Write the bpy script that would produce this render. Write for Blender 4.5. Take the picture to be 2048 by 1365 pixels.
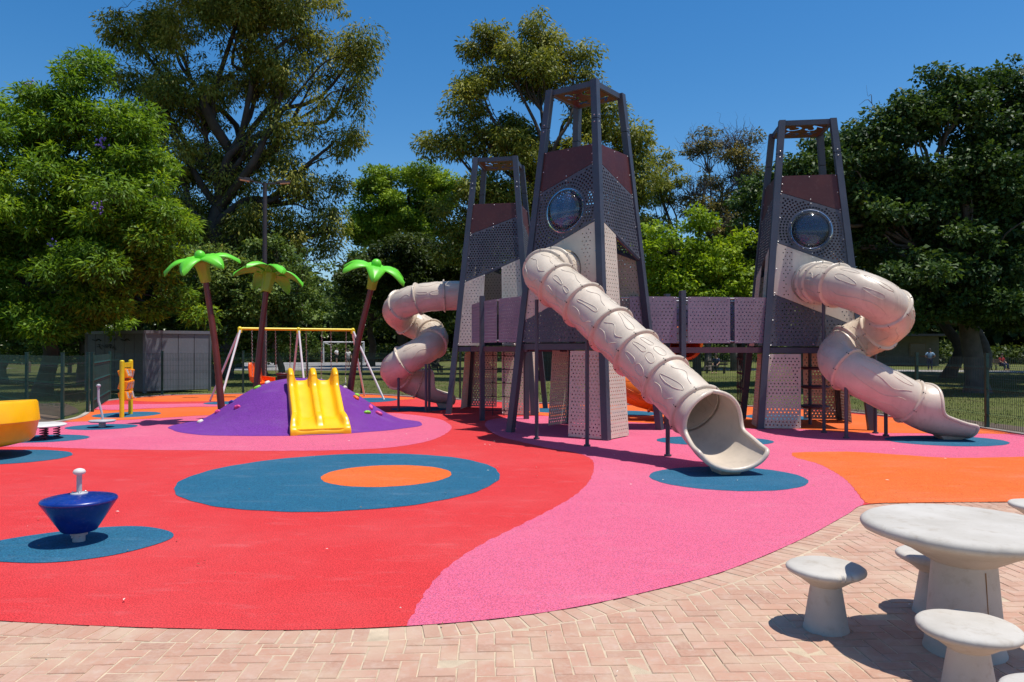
import bpy, bmesh, math, random
import numpy as np
from mathutils import Vector, Matrix
from mathutils.geometry import delaunay_2d_cdt

for o in list(bpy.data.objects):
    bpy.data.objects.remove(o)
scene = bpy.context.scene
COL = scene.collection
R = math.radians
random.seed(7)

# ------------------------------------------------------------------ camera
cam = bpy.data.cameras.new('camera')
cam.lens = 26.37
cam.sensor_width = 36.0
cam.sensor_fit = 'HORIZONTAL'
cam.clip_start = 0.05
cam.clip_end = 2000
camo = bpy.data.objects.new('camera', cam)
COL.objects.link(camo)
camo.location = (0, 0, 1.75)
camo.rotation_euler = (R(90.48), 0, 0)
scene.camera = camo

# ------------------------------------------------------------------ light
SUN = Vector((0.275, -0.055, 1.0)).normalized()
world = bpy.data.worlds.new('World')
scene.world = world
world.use_nodes = True
wt = world.node_tree
wt.nodes.clear()
sky = wt.nodes.new('ShaderNodeTexSky')
sky.sky_type = 'NISHITA'
sky.sun_disc = False
sky.sun_elevation = math.asin(SUN.z)
sky.sun_rotation = math.atan2(SUN.x, SUN.y)
sky.altitude = 0
sky.air_density = 1.0
sky.dust_density = 0.6
sky.ozone_density = 3.0
hs = wt.nodes.new('ShaderNodeHueSaturation')
hs.inputs['Saturation'].default_value = 1.38
bg = wt.nodes.new('ShaderNodeBackground')
bg.inputs['Strength'].default_value = 0.13
wo = wt.nodes.new('ShaderNodeOutputWorld')
wt.links.new(sky.outputs[0], hs.inputs['Color'])
wt.links.new(hs.outputs[0], bg.inputs['Color'])
wt.links.new(bg.outputs[0], wo.inputs['Surface'])
sl = bpy.data.lights.new('sun', 'SUN')
sl.energy = 5.0
sl.angle = R(0.53)
sl.color = (1.0, 0.955, 0.89)
so = bpy.data.objects.new('sun', sl)
COL.objects.link(so)
so.rotation_euler = SUN.to_track_quat('Z', 'Y').to_euler()
so.location = (20, -10, 60)
vs_ = scene.view_settings
vs_.view_transform = 'Standard'
vs_.look = 'None'
vs_.exposure = 0.06
vs_.gamma = 1.0
vs_.use_curve_mapping = False

# ------------------------------------------------------------------ helpers
def tag(o, label=None, cat=None, group=None, kind=None):
    if label: o['label'] = label
    if cat: o['category'] = cat
    if group: o['group'] = group
    if kind: o['kind'] = kind
    return o

def empty(name, loc=(0, 0, 0), rz=0.0, label=None, cat=None, group=None):
    o = bpy.data.objects.new(name, None)
    COL.objects.link(o)
    o.location = loc
    o.rotation_euler = (0, 0, rz)
    o.empty_display_size = 0.2
    return tag(o, label, cat, group)

def link(name, me, mat=None, parent=None):
    o = bpy.data.objects.new(name, me)
    COL.objects.link(o)
    if mat is not None and len(me.materials) == 0:
        me.materials.append(mat)
    if parent is not None:
        o.parent = parent
    return o

class MB:
    """collects shapes; build() links them as one mesh object"""
    def __init__(self, off=(0, 0, 0)):
        self.v = []; self.f = []; self.sm = []; self.off = Vector(off)
    def add(self, vs, fs, smooth=False):
        n = len(self.v)
        self.v.extend([tuple(Vector(p) - self.off) for p in vs])
        for f in fs:
            self.f.append(tuple(i + n for i in f)); self.sm.append(smooth)
    def box(self, c, s, M=None):
        x, y, z = s[0] / 2, s[1] / 2, s[2] / 2
        vs = [Vector(p) for p in ((-x, -y, -z), (x, -y, -z), (x, y, -z), (-x, y, -z), (-x, -y, z), (x, -y, z), (x, y, z), (-x, y, z))]
        if M is not None: vs = [M @ p for p in vs]
        vs = [p + Vector(c) for p in vs]
        self.add(vs, [(0, 3, 2, 1), (4, 5, 6, 7), (0, 1, 5, 4), (1, 2, 6, 5), (2, 3, 7, 6), (3, 0, 4, 7)])
    def bar(self, a, b, w, h=None, up=Vector((0, 0, 1))):
        h = w if h is None else h
        a, b = Vector(a), Vector(b)
        t = (b - a).normalized()
        s = t.cross(up)
        if s.length < 1e-4: s = t.cross(Vector((0, 1, 0)))
        s.normalize(); n = s.cross(t)
        vs = [p + s * (i * w / 2) + n * (j * h / 2) for p in (a, b) for i, j in ((-1, -1), (1, -1), (1, 1), (-1, 1))]
        self.add(vs, [(0, 3, 2, 1), (4, 5, 6, 7), (0, 1, 5, 4), (1, 2, 6, 5), (2, 3, 7, 6), (3, 0, 4, 7)])
    def tube(self, pts, r, n=8, cap=True, smooth=True, closed=False):
        pts = [Vector(p) for p in pts]
        rs = list(r) if isinstance(r, (list, tuple)) else [r] * len(pts)
        fr = frames(pts, closed)
        vs = []
        for p, (t, a, b), rr in zip(pts, fr, rs):
            for k in range(n):
                w = 2 * math.pi * k / n
                vs.append(p + a * (rr * math.cos(w)) + b * (rr * math.sin(w)))
        fs = []
        m = len(pts)
        for i in range(m if closed else m - 1):
            j = (i + 1) % m
            for k in range(n):
                l = (k + 1) % n
                fs.append((i * n + k, i * n + l, j * n + l, j * n + k))
        self.add(vs, fs, smooth)
        if cap and not closed:
            self.add(vs[:n], [tuple(range(n))[::-1]])
            self.add(vs[-n:], [tuple(range(n))])
    def lathe(self, prof, n=32, c=(0, 0, 0), M=None, smooth=True):
        vs = []
        for r_, z in prof:
            for k in range(n):
                w = 2 * math.pi * k / n
                vs.append(Vector((r_ * math.cos(w), r_ * math.sin(w), z)))
        if M is not None: vs = [M @ p for p in vs]
        vs = [p + Vector(c) for p in vs]
        fs = []
        for i in range(len(prof) - 1):
            for k in range(n):
                l = (k + 1) % n
                fs.append((i * n + k, i * n + l, (i + 1) * n + l, (i + 1) * n + k))
        self.add(vs, fs, smooth)
        if prof[0][0] > 1e-4: self.add(vs[:n], [tuple(range(n))[::-1]])
        if prof[-1][0] > 1e-4: self.add(vs[-n:], [tuple(range(n))])
    def grid(self, rows, smooth=True, closed=False):
        n = len(rows[0]); vs = [p for r_ in rows for p in r_]; fs = []
        for i in range(len(rows) - 1):
            for k in range(n if closed else n - 1):
                l = (k + 1) % n
                fs.append((i * n + k, i * n + l, (i + 1) * n + l, (i + 1) * n + k))
        self.add(vs, fs, smooth)
    def blob(self, c, r, n=8, m=5, M=None):
        prof = [(r[0] * math.sin(math.pi * i / m), -math.cos(math.pi * i / m)) for i in range(m + 1)]
        vs = []
        for rr, z in prof:
            for k in range(n):
                w = 2 * math.pi * k / n
                vs.append(Vector((rr * math.cos(w), rr / r[0] * r[1] * math.sin(w), z * r[2])))
        if M is not None: vs = [M @ p for p in vs]
        vs = [p + Vector(c) for p in vs]
        fs = [(i * n + k, i * n + (k + 1) % n, (i + 1) * n + (k + 1) % n, (i + 1) * n + k) for i in range(m) for k in range(n)]
        self.add(vs, fs, True)
    def mesh(self, name):
        me = bpy.data.meshes.new(name)
        me.from_pydata(self.v, [], self.f)
        me.polygons.foreach_set('use_smooth', self.sm)
        me.update()
        return me
    def build(self, name, mat, parent=None, kind=None, sharp=None):
        me = self.mesh(name)
        if sharp is not None:
            me.set_sharp_from_angle(angle=R(sharp))
        o = link(name, me, mat, parent)
        if kind: o['kind'] = kind
        return o

def frames(pts, closed=False):
    m = len(pts); T = []
    for i in range(m):
        if closed: t = pts[(i + 1) % m] - pts[i - 1]
        else: t = pts[min(i + 1, m - 1)] - pts[max(i - 1, 0)]
        T.append(t.normalized() if t.length > 1e-9 else Vector((0, 0, 1)))
    a = T[0].cross(Vector((0, 0, 1)))
    if a.length < 1e-3: a = T[0].cross(Vector((0, 1, 0)))
    a.normalize(); out = []
    for t in T:
        a = (a - t * a.dot(t)); a.normalize()
        out.append((t, a, t.cross(a)))
    return out

def catmull(P, n=12, closed=False):
    P = [Vector(p) for p in P]; m = len(P); out = []
    for i in range(m if closed else m - 1):
        if closed: p0, p1, p2, p3 = P[i - 1], P[i], P[(i + 1) % m], P[(i + 2) % m]
        else:
            p1, p2 = P[i], P[i + 1]
            p0 = P[i - 1] if i > 0 else p1 * 2 - p2
            p3 = P[i + 2] if i + 2 < m else p2 * 2 - p1
        for k in range(n):
            t = k / n
            out.append(0.5 * ((2 * p1) + (p2 - p0) * t + (2 * p0 - 5 * p1 + 4 * p2 - p3) * t * t + (3 * p1 - p0 - 3 * p2 + p3) * t ** 3))
    if not closed: out.append(P[-1])
    return out

def resample(pts, step):
    d = [0.0]
    for a, b in zip(pts, pts[1:]): d.append(d[-1] + (b - a).length)
    n = max(2, int(round(d[-1] / step)) + 1)
    out = []; j = 0
    for i in range(n):
        s = d[-1] * i / (n - 1)
        while j < len(d) - 2 and d[j + 1] < s: j += 1
        f = (s - d[j]) / max(1e-9, d[j + 1] - d[j])
        out.append(pts[j].lerp(pts[j + 1], f))
    return out, d[-1]

# ------------------------------------------------------------------ materials
def nt(name):
    m = bpy.data.materials.new(name); m.use_nodes = True
    t = m.node_tree; b = t.nodes['Principled BSDF']
    return m, t, b

def node(t, kind, **kw):
    n = t.nodes.new(kind)
    for k, v in kw.items():
        if k in n.inputs: n.inputs[k].default_value = v
        else: setattr(n, k, v)
    return n

def mixc(t, fac, a, b, blend='MIX'):
    n = t.nodes.new('ShaderNodeMix'); n.data_type = 'RGBA'; n.blend_type = blend
    for sock, val in ((n.inputs[0], fac), (n.inputs[6], a), (n.inputs[7], b)):
        if isinstance(val, bpy.types.NodeSocket): t.links.new(val, sock)
        elif isinstance(val, (int, float)): sock.default_value = val
        else: sock.default_value = (*val, 1)
    return n.outputs[2]

def ramp(t, src, lo, hi):
    n = node(t, 'ShaderNodeMapRange'); n.inputs[1].default_value = lo; n.inputs[2].default_value = hi
    t.links.new(src, n.inputs[0]); return n.outputs[0]

def noise(t, scale, detail=3, rough=0.55, coord='pos', vec=None):
    n = t.nodes.new('ShaderNodeTexNoise')
    n.inputs['Scale'].default_value = scale; n.inputs['Detail'].default_value = detail; n.inputs['Roughness'].default_value = rough
    if vec is not None: t.links.new(vec, n.inputs['Vector'])
    elif coord == 'pos': t.links.new(t.nodes.new('ShaderNodeNewGeometry').outputs['Position'], n.inputs['Vector'])
    else: t.links.new(t.nodes.new('ShaderNodeTexCoord').outputs['Object'], n.inputs['Vector'])
    return n.outputs['Fac']

def bump(t, b, h, strength, dist):
    n = node(t, 'ShaderNodeBump'); n.inputs['Strength'].default_value = strength; n.inputs['Distance'].default_value = dist
    t.links.new(h, n.inputs['Height']); t.links.new(n.outputs[0], b.inputs['Normal'])

def plain(name, col, rough=0.5, var=0.12, vscale=3.0, metallic=0.0, bs=0.0, bscale=80, coat=0.0, spec=0.5, dust=0.0, streak=0.0):
    m, t, b = nt(name)
    n1 = noise(t, vscale, 4)
    c2 = tuple(max(0, c * (1 - var * 2)) for c in col); c3 = tuple(min(1, c * (1 + var)) for c in col)
    c = mixc(t, ramp(t, n1, 0.3, 0.7), c2, c3)
    if dust > 0:
        n2 = noise(t, vscale * 7, 5)
        c = mixc(t, ramp(t, n2, 0.52, 0.85), c, tuple(x * (1 - dust) + d * dust for x, d in zip(col, (0.5, 0.45, 0.38))))
    if streak > 0:      # rain streaks and grime running down
        mp = t.nodes.new('ShaderNodeMapping'); mp.inputs['Scale'].default_value = (9, 9, 0.7)
        t.links.new(t.nodes.new('ShaderNodeNewGeometry').outputs['Position'], mp.inputs['Vector'])
        n4 = noise(t, 1.6, 5, 0.6, vec=mp.outputs[0]); n5 = noise(t, 0.9, 3)
        f = node(t, 'ShaderNodeMath', operation='MULTIPLY'); t.links.new(ramp(t, n4, 0.5, 0.78), f.inputs[0]); t.links.new(ramp(t, n5, 0.35, 0.65), f.inputs[1])
        g = node(t, 'ShaderNodeMath', operation='MULTIPLY'); t.links.new(f.outputs[0], g.inputs[0]); g.inputs[1].default_value = streak
        c = mixc(t, g.outputs[0], c, tuple(x * 0.45 + d * 0.12 for x, d in zip(col, (0.5, 0.42, 0.33))))
    t.links.new(c, b.inputs['Base Color'])
    rr = node(t, 'ShaderNodeMapRange'); t.links.new(n1, rr.inputs[0]); rr.inputs[3].default_value = rough * 0.85; rr.inputs[4].default_value = min(1, rough * 1.2)
    t.links.new(rr.outputs[0], b.inputs['Roughness'])
    b.inputs['Metallic'].default_value = metallic
    b.inputs['Specular IOR Level'].default_value = spec
    b.inputs['Coat Weight'].default_value = coat
    if bs > 0: bump(t, b, noise(t, bscale, 3), bs, 0.01)
    return m

def rubber(name, col, speck, sfac=0.45):
    m, t, b = nt(name)
    g1 = noise(t, 95, 3, 0.75); g2 = noise(t, 55, 2, 0.6); big = noise(t, 0.55, 4); mid = noise(t, 6, 4)
    dark = tuple(c * 0.42 for c in col); lite = tuple(min(1, c * 1.38 + 0.012) for c in col)
    c = mixc(t, ramp(t, g1, 0.35, 0.65), dark, lite)
    f = node(t, 'ShaderNodeMath', operation='MULTIPLY'); t.links.new(ramp(t, g2, 0.56, 0.68), f.inputs[0]); f.inputs[1].default_value = sfac
    c = mixc(t, f.outputs[0], c, speck)
    f2 = node(t, 'ShaderNodeMath', operation='MULTIPLY'); t.links.new(ramp(t, big, 0.45, 0.75), f2.inputs[0]); f2.inputs[1].default_value = 0.20
    c = mixc(t, f2.outputs[0], c, tuple(min(1, x * 0.8 + 0.12) for x in col))
    f3 = node(t, 'ShaderNodeMath', operation='MULTIPLY'); t.links.new(ramp(t, mid, 0.5, 0.8), f3.inputs[0]); f3.inputs[1].default_value = 0.14
    c = mixc(t, f3.outputs[0], c, dark)
    mp = t.nodes.new('ShaderNodeMapping'); mp.inputs['Scale'].default_value = (0.8, 2.6, 1); mp.inputs['Rotation'].default_value = (0, 0, 0.6)
    t.links.new(t.nodes.new('ShaderNodeNewGeometry').outputs['Position'], mp.inputs['Vector'])
    sc = noise(t, 1.7, 7, 0.72, vec=mp.outputs[0])       # scuffs and dry dust worn into the granules
    f4 = node(t, 'ShaderNodeMath', operation='MULTIPLY'); t.links.new(ramp(t, sc, 0.54, 0.80), f4.inputs[0]); f4.inputs[1].default_value = 0.34
    c = mixc(t, f4.outputs[0], c, tuple(min(1, x * 0.72 + 0.17) for x in col))
    t.links.new(c, b.inputs['Base Color'])
    b.inputs['Roughness'].default_value = 0.85
    b.inputs['Specular IOR Level'].default_value = 0.25
    bump(t, b, g1, 0.5, 0.004)
    return m

M = {}
M['red'] = rubber('rubber_red', (0.60, 0.030, 0.032), (0.30, 0.016, 0.018), 0.4)
M['pink'] = rubber('rubber_pink', (0.65, 0.108, 0.195), (0.20, 0.09, 0.25), 0.55)
M['orange'] = rubber('rubber_orange', (0.74, 0.125, 0.013), (0.42, 0.05, 0.01), 0.4)
M['blue'] = rubber('rubber_blue', (0.006, 0.098, 0.185), (0.03, 0.20, 0.26), 0.5)
M['purple'] = rubber('rubber_purple', (0.150, 0.024, 0.265), (0.27, 0.09, 0.37), 0.4)
M['steel_dark'] = plain('painted_steel_charcoal', (0.056, 0.066, 0.092), 0.45, 0.10, 2.0, bs=0.08, bscale=300)
M['grey_panel'] = plain('panel_charcoal', (0.072, 0.078, 0.102), 0.5, 0.10, 2.0, dust=0.16, streak=0.4)
M['brown_panel'] = plain('panel_maroon', (0.080, 0.017, 0.014), 0.45, 0.10, 2.5, dust=0.05)
M['beige_panel'] = plain('panel_beige', (0.61, 0.535, 0.43), 0.5, 0.05, 2.5, dust=0.08, streak=0.5)
M['mauve_panel'] = plain('panel_mauve', (0.25, 0.205, 0.255), 0.5, 0.08, 2.5, dust=0.10, streak=0.4)
M['deck'] = plain('deck_plum', (0.09, 0.045, 0.06), 0.55, 0.12, 4)
M['bolt'] = plain('bolt_zinc', (0.55, 0.55, 0.55), 0.3, 0.05, 5, metallic=0.6)
M['slide'] = plain('slide_beige_plastic', (0.61, 0.515, 0.405), 0.33, 0.07, 2.2, bs=0.10, bscale=35, spec=0.5, dust=0.10, streak=0.55)
M['slide_orange'] = plain('slide_orange_plastic', (0.80, 0.17, 0.02), 0.32, 0.06, 2.2, bs=0.1, bscale=35)
M['black_bolt'] = plain('black_plastic', (0.02, 0.02, 0.02), 0.5)
M['yellow_plastic'] = plain('yellow_plastic', (0.92, 0.50, 0.002), 0.33, 0.05, 4, bs=0.06, bscale=30, dust=0.05)
M['orange_plastic'] = plain('orange_plastic', (0.85, 0.115, 0.008), 0.35, 0.06, 4)
M['tile_orange'] = plain('amber_plastic', (0.90, 0.30, 0.01), 0.35, 0.06, 4)
M['yellow_paint'] = plain('yellow_paint', (0.80, 0.62, 0.012), 0.35, 0.08, 4)
M['green_plastic'] = plain('leaf_green_plastic', (0.13, 0.60, 0.022), 0.42, 0.08, 3, bs=0.05, bscale=40)
M['cup_green'] = plain('olive_green_plastic', (0.28, 0.45, 0.02), 0.42, 0.10, 3)
M['palm_trunk'] = plain('palm_trunk_brown', (0.15, 0.030, 0.022), 0.35, 0.14, 3)
M['white_steel'] = plain('white_painted_steel', (0.72, 0.70, 0.68), 0.4, 0.06, 3)
M['grey_steel'] = plain('grey_painted_steel', (0.45, 0.44, 0.45), 0.42, 0.08, 5)
M['chain'] = plain('galvanised_chain', (0.42, 0.40, 0.38), 0.4, 0.1, 20, metallic=0.5)
M['blue_plastic'] = plain('blue_plastic', (0.004, 0.028, 0.22), 0.28, 0.15, 6, dust=0.10)
M['pale_plastic'] = plain('pale_grey_plastic', (0.66, 0.64, 0.60), 0.4, 0.06, 5)
M['spring'] = plain('spring_steel_maroon', (0.10, 0.02, 0.03), 0.4)
M['fence'] = plain('fence_green_steel', (0.012, 0.060, 0.048), 0.45, 0.12, 4)
M['lamp'] = plain('lamp_post_dark', (0.040, 0.034, 0.036), 0.5, 0.12, 3)
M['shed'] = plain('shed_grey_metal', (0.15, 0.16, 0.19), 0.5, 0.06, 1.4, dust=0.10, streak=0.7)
M['shed_dark'] = plain('shed_shaded_side', (0.10, 0.095, 0.10), 0.6, 0.15, 1.2, dust=0.1)  # shade of the left face put into a darker grey, lightly dusty
M['graffiti'] = plain('black_paint', (0.01, 0.01, 0.01), 0.6)
M['hold_white'] = plain('hold_cream', (0.62, 0.58, 0.5), 0.5)
M['hold_pink'] = plain('hold_pink', (0.75, 0.06, 0.25), 0.45)
M['hold_green'] = plain('hold_green', (0.25, 0.62, 0.04), 0.45)
M['hold_blue'] = plain('hold_blue', (0.03, 0.03, 0.28), 0.45)
M['rope'] = plain('dark_rope', (0.05, 0.03, 0.035), 0.8)
M['skin'] = plain('skin', (0.42, 0.24, 0.16), 0.6)
M['hair'] = plain('hair', (0.02, 0.014, 0.01), 0.6)
for k_, c_ in dict(white=(0.75, 0.74, 0.72), grey=(0.2, 0.2, 0.21), black=(0.018, 0.018, 0.02), navy=(0.02, 0.03, 0.09), red_cloth=(0.5, 0.03, 0.03), sky_cloth=(0.25, 0.4, 0.6)).items():
    M['cloth_' + k_] = plain('cloth_' + k_, c_, 0.9)
M['court'] = plain('court_concrete', (0.27, 0.26, 0.25), 0.85, 0.08, 0.4)
M['path'] = plain('path_gravel', (0.30, 0.27, 0.24), 0.9, 0.1, 0.6)
M['kerb'] = plain('kerb_concrete', (0.40, 0.36, 0.31), 0.85, 0.12, 2, bs=0.3, bscale=60)
M['shaded_cream_wall'] = plain('shaded_cream_render', (0.12, 0.11, 0.09), 0.8)  # cream wall with the tree shade over it put into its colour
M['wood'] = plain('weathered_wood', (0.16, 0.12, 0.09), 0.8, 0.2, 6)
M['window_dark'] = plain('dark_glass', (0.02, 0.022, 0.025), 0.15)
M['litter'] = plain('dry_leaf', (0.25, 0.14, 0.06), 0.8)
M['paper'] = plain('pale_scrap', (0.7, 0.66, 0.58), 0.8)

def clear_dome():
    m, t, b = nt('clear_acrylic')
    t.nodes.remove(b)
    tr = node(t, 'ShaderNodeBsdfTransparent'); tr.inputs[0].default_value = (0.80, 0.85, 0.92, 1)
    gl = node(t, 'ShaderNodeBsdfGlossy'); gl.inputs['Roughness'].default_value = 0.03
    di = node(t, 'ShaderNodeBsdfDiffuse'); di.inputs[0].default_value = (0.35, 0.38, 0.42, 1)
    fr = node(t, 'ShaderNodeFresnel'); fr.inputs[0].default_value = 1.5
    m1 = node(t, 'ShaderNodeMixShader'); t.links.new(fr.outputs[0], m1.inputs[0]); t.links.new(tr.outputs[0], m1.inputs[1]); t.links.new(gl.outputs[0], m1.inputs[2])
    m2 = node(t, 'ShaderNodeMixShader'); m2.inputs[0].default_value = 0.025; t.links.new(m1.outputs[0], m2.inputs[1]); t.links.new(di.outputs[0], m2.inputs[2])
    t.links.new(m2.outputs[0], t.nodes['Material Output'].inputs[0])
    return m
M['dome'] = clear_dome()

def concrete():
    m, t, b = nt('cast_concrete')
    n1 = noise(t, 2.6, 5); n2 = noise(t, 14, 5, 0.65); n3 = noise(t, 60, 3)
    c = mixc(t, ramp(t, n1, 0.35, 0.7), (0.43, 0.395, 0.34), (0.545, 0.51, 0.455))
    f = node(t, 'ShaderNodeMath', operation='MULTIPLY'); t.links.new(ramp(t, n2, 0.55, 0.8), f.inputs[0]); f.inputs[1].default_value = 0.55
    c = mixc(t, f.outputs[0], c, (0.30, 0.235, 0.165))
    f = node(t, 'ShaderNodeMath', operation='MULTIPLY'); t.links.new(ramp(t, n3, 0.68, 0.76), f.inputs[0]); f.inputs[1].default_value = 0.4
    c = mixc(t, f.outputs[0], c, (0.2, 0.18, 0.16))
    t.links.new(c, b.inputs['Base Color']); b.inputs['Roughness'].default_value = 0.8
    bump(t, b, n2, 0.25, 0.01)
    return m
M['concrete'] = concrete()

def brick_mat(name, island):
    m, t, b = nt(name)
    if island: rnd = t.nodes.new('ShaderNodeNewGeometry').outputs['Random Per Island']
    else: rnd = t.nodes.new('ShaderNodeObjectInfo').outputs['Random']
    cr = t.nodes.new('ShaderNodeValToRGB'); e = cr.color_ramp
    e.elements[0].position = 0.0; e.elements[0].color = (0.37, 0.20, 0.145, 1)
    e.elements[1].position = 1.0; e.elements[1].color = (0.56, 0.37, 0.29, 1)
    for p, c in ((0.2, (0.50, 0.245, 0.165, 1)), (0.45, (0.545, 0.30, 0.215, 1)), (0.62, (0.43, 0.25, 0.18, 1)), (0.8, (0.58, 0.33, 0.245, 1))):
        x = e.elements.new(p); x.color = c
    t.links.new(rnd, cr.inputs[0])
    n1 = noise(t, 11, 5, 0.6); n2 = noise(t, 45, 4); n3 = noise(t, 2.2, 3)
    c = mixc(t, ramp(t, n2, 0.2, 0.70), cr.outputs[0], (0.50, 0.315, 0.225))
    f = node(t, 'ShaderNodeMath', operation='MULTIPLY'); t.links.new(ramp(t, n1, 0.5, 0.72), f.inputs[0]); f.inputs[1].default_value = 0.5
    c = mixc(t, f.outputs[0], c, (0.58, 0.46, 0.38))
    f = node(t, 'ShaderNodeMath', operation='MULTIPLY'); t.links.new(ramp(t, n3, 0.45, 0.7), f.inputs[0]); f.inputs[1].default_value = 0.6
    c = mixc(t, f.outputs[0], c, (0.60, 0.47, 0.34))
    c = mixc(t, 1.0, c, (0.90, 0.87, 0.84), 'MULTIPLY')
    t.links.new(c, b.inputs['Base Color']); b.inputs['Roughness'].default_value = 0.88
    bump(t, b, n2, 0.4, 0.006)
    return m
M['brick'] = brick_mat('clay_paver', False)
M['brick_island'] = brick_mat('clay_paver_far', True)
M['sand'] = plain('joint_sand', (0.56, 0.44, 0.30), 0.95, 0.12, 8, bs=0.5, bscale=150)

def grass_mat():
    m, t, b = nt('park_grass')
    n1 = noise(t, 0.35, 5); n2 = noise(t, 3.0, 5, 0.65); n3 = noise(t, 30, 3, 0.7)
    c = mixc(t, ramp(t, n2, 0.3, 0.7), (0.11, 0.14, 0.035), (0.19, 0.20, 0.06))
    c = mixc(t, ramp(t, n1, 0.5, 0.75), c, (0.23, 0.19, 0.095))
    c = mixc(t, ramp(t, n3, 0.35, 0.75), mixc(t, 0.5, c, (0.03, 0.045, 0.012)), c)
    t.links.new(c, b.inputs['Base Color']); b.inputs['Roughness'].default_value = 0.95; b.inputs['Specular IOR Level'].default_value = 0.1
    bump(t, b, n3, 0.8, 0.05)
    return m
M['grass'] = grass_mat()
M['soil'] = plain('bare_soil', (0.11, 0.075, 0.05), 0.95, 0.2, 3, bs=0.6, bscale=40)

def leaf_mat(name, c_dark, c_mid, c_lite, trans=0.35):
    m, t, b = nt(name)
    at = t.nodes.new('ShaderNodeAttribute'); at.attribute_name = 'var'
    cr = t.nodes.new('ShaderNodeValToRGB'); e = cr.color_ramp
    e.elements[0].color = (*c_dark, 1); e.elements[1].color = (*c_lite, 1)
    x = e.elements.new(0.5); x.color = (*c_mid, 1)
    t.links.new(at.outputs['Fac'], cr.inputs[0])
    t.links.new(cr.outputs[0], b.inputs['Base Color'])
    b.inputs['Roughness'].default_value = 0.5; b.inputs['Specular IOR Level'].default_value = 0.22
    tl = t.nodes.new('ShaderNodeBsdfTranslucent')
    t.links.new(mixc(t, 1.0, cr.outputs[0], (1.0, 1.0, 0.45), 'MULTIPLY'), tl.inputs[0])
    mx = t.nodes.new('ShaderNodeMixShader'); mx.inputs[0].default_value = trans
    t.links.new(b.outputs[0], mx.inputs[1]); t.links.new(tl.outputs[0], mx.inputs[2])
    t.links.new(mx.outputs[0], t.nodes['Material Output'].inputs[0])
    return m
M['lf_jac'] = leaf_mat('jacaranda_leaf', (0.063, 0.132, 0.015), (0.161, 0.287, 0.026), (0.308, 0.434, 0.03), 0.45)
M['lf_euc'] = leaf_mat('eucalypt_leaf', (0.085, 0.115, 0.020), (0.265, 0.275, 0.045), (0.46, 0.41, 0.09), 0.40)
M['lf_euc2'] = leaf_mat('eucalypt_leaf_bright', (0.083, 0.109, 0.018), (0.217, 0.239, 0.031), (0.404, 0.379, 0.065), 0.35)
M['lf_shrub'] = leaf_mat('shrub_leaf', (0.051, 0.094, 0.022), (0.121, 0.191, 0.044), (0.239, 0.31, 0.072), 0.35)
M['lf_pine'] = leaf_mat('pine_needles', (0.082, 0.145, 0.015), (0.214, 0.325, 0.03), (0.416, 0.535, 0.052), 0.30)
M['lf_dark'] = leaf_mat('broad_dark_leaf', (0.023, 0.051, 0.014), (0.053, 0.101, 0.024), (0.121, 0.185, 0.042), 0.30)
M['lf_bright'] = leaf_mat('bright_maple_leaf', (0.128, 0.217, 0.015), (0.232, 0.352, 0.021), (0.39, 0.51, 0.033), 0.45)
M['lf_far'] = leaf_mat('far_leaf', (0.022, 0.038, 0.009), (0.052, 0.082, 0.017), (0.108, 0.138, 0.029), 0.30)
M['lf_dry'] = leaf_mat('sparse_dry_leaf', (0.111, 0.111, 0.039), (0.195, 0.169, 0.058), (0.351, 0.26, 0.058), 0.35)
M['flower'] = plain('jacaranda_flower', (0.22, 0.14, 0.55), 0.6)
M['bark'] = plain('dark_bark', (0.060, 0.045, 0.034), 0.9, 0.25, 2.5, bs=0.8, bscale=14)
M['bark_grey'] = plain('grey_bark', (0.12, 0.10, 0.088), 0.9, 0.25, 2.0, bs=0.7, bscale=14)

# ------------------------------------------------------------------ setting: ground
def sheet(name, poly, z, mat, parent=None, kind=None, thick=0.0):
    mb = MB()
    n = len(poly)
    mb.add([(p[0], p[1], z) for p in poly], [tuple(range(n))])
    if thick > 0:
        top = [(p[0], p[1], z) for p in poly]; bot = [(p[0], p[1], z - thick) for p in poly]
        mb.add(top + bot, [(i, i + n, (i + 1) % n + n, (i + 1) % n) for i in range(n)])
    me = mb.mesh(name)
    bm = bmesh.new(); bm.from_mesh(me)
    bmesh.ops.triangulate(bm, faces=[f for f in bm.faces if len(f.verts) > 4], ngon_method='BEAUTY')
    for f in bm.faces:
        f.normal_update()
        if abs(f.normal.z) > 0.5 and f.normal.z < 0: f.normal_flip()
    bm.to_mesh(me); bm.free()
    o = link(name, me, mat, parent)
    if kind: o['kind'] = kind
    return o

def smooth_poly(P, n=6, closed=True):
    return [(p.x, p.y) for p in catmull([(a, b, 0) for a, b in P], n, closed)]
def trowelled(P):       # hand-laid edge: a few millimetres of wobble
    return [(x + .007 * math.sin(y * 23 + x * 9) + .004 * math.sin(y * 61 + 1), y + .009 * math.sin(x * 19 + y * 7 + 2) + .005 * math.sin(x * 53)) for x, y in P]

def disc(cx, cy, rx, ry, n=140, wob=0.015, seed=0):
    rg = random.Random(seed); ph = [rg.uniform(0, 6.28) for _ in range(3)]
    out = []
    for k in range(n):
        w = 2 * math.pi * k / n
        s = 1 + wob * (math.sin(2 * w + ph[0]) + 0.6 * math.sin(3 * w + ph[1])) + .004 * math.sin(13 * w + ph[2]) + .003 * math.sin(29 * w + ph[0])
        out.append((cx + rx * s * math.cos(w), cy + ry * s * math.sin(w)))
    return out

gm = MB(); gm.add([(-700, -60, -0.03), (700, -60, -0.03), (700, 1200, -0.03), (-700, 1200, -0.03)], [(0, 1, 2, 3)])
ground = gm.build('ground', M['grass'], kind='structure')

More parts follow.
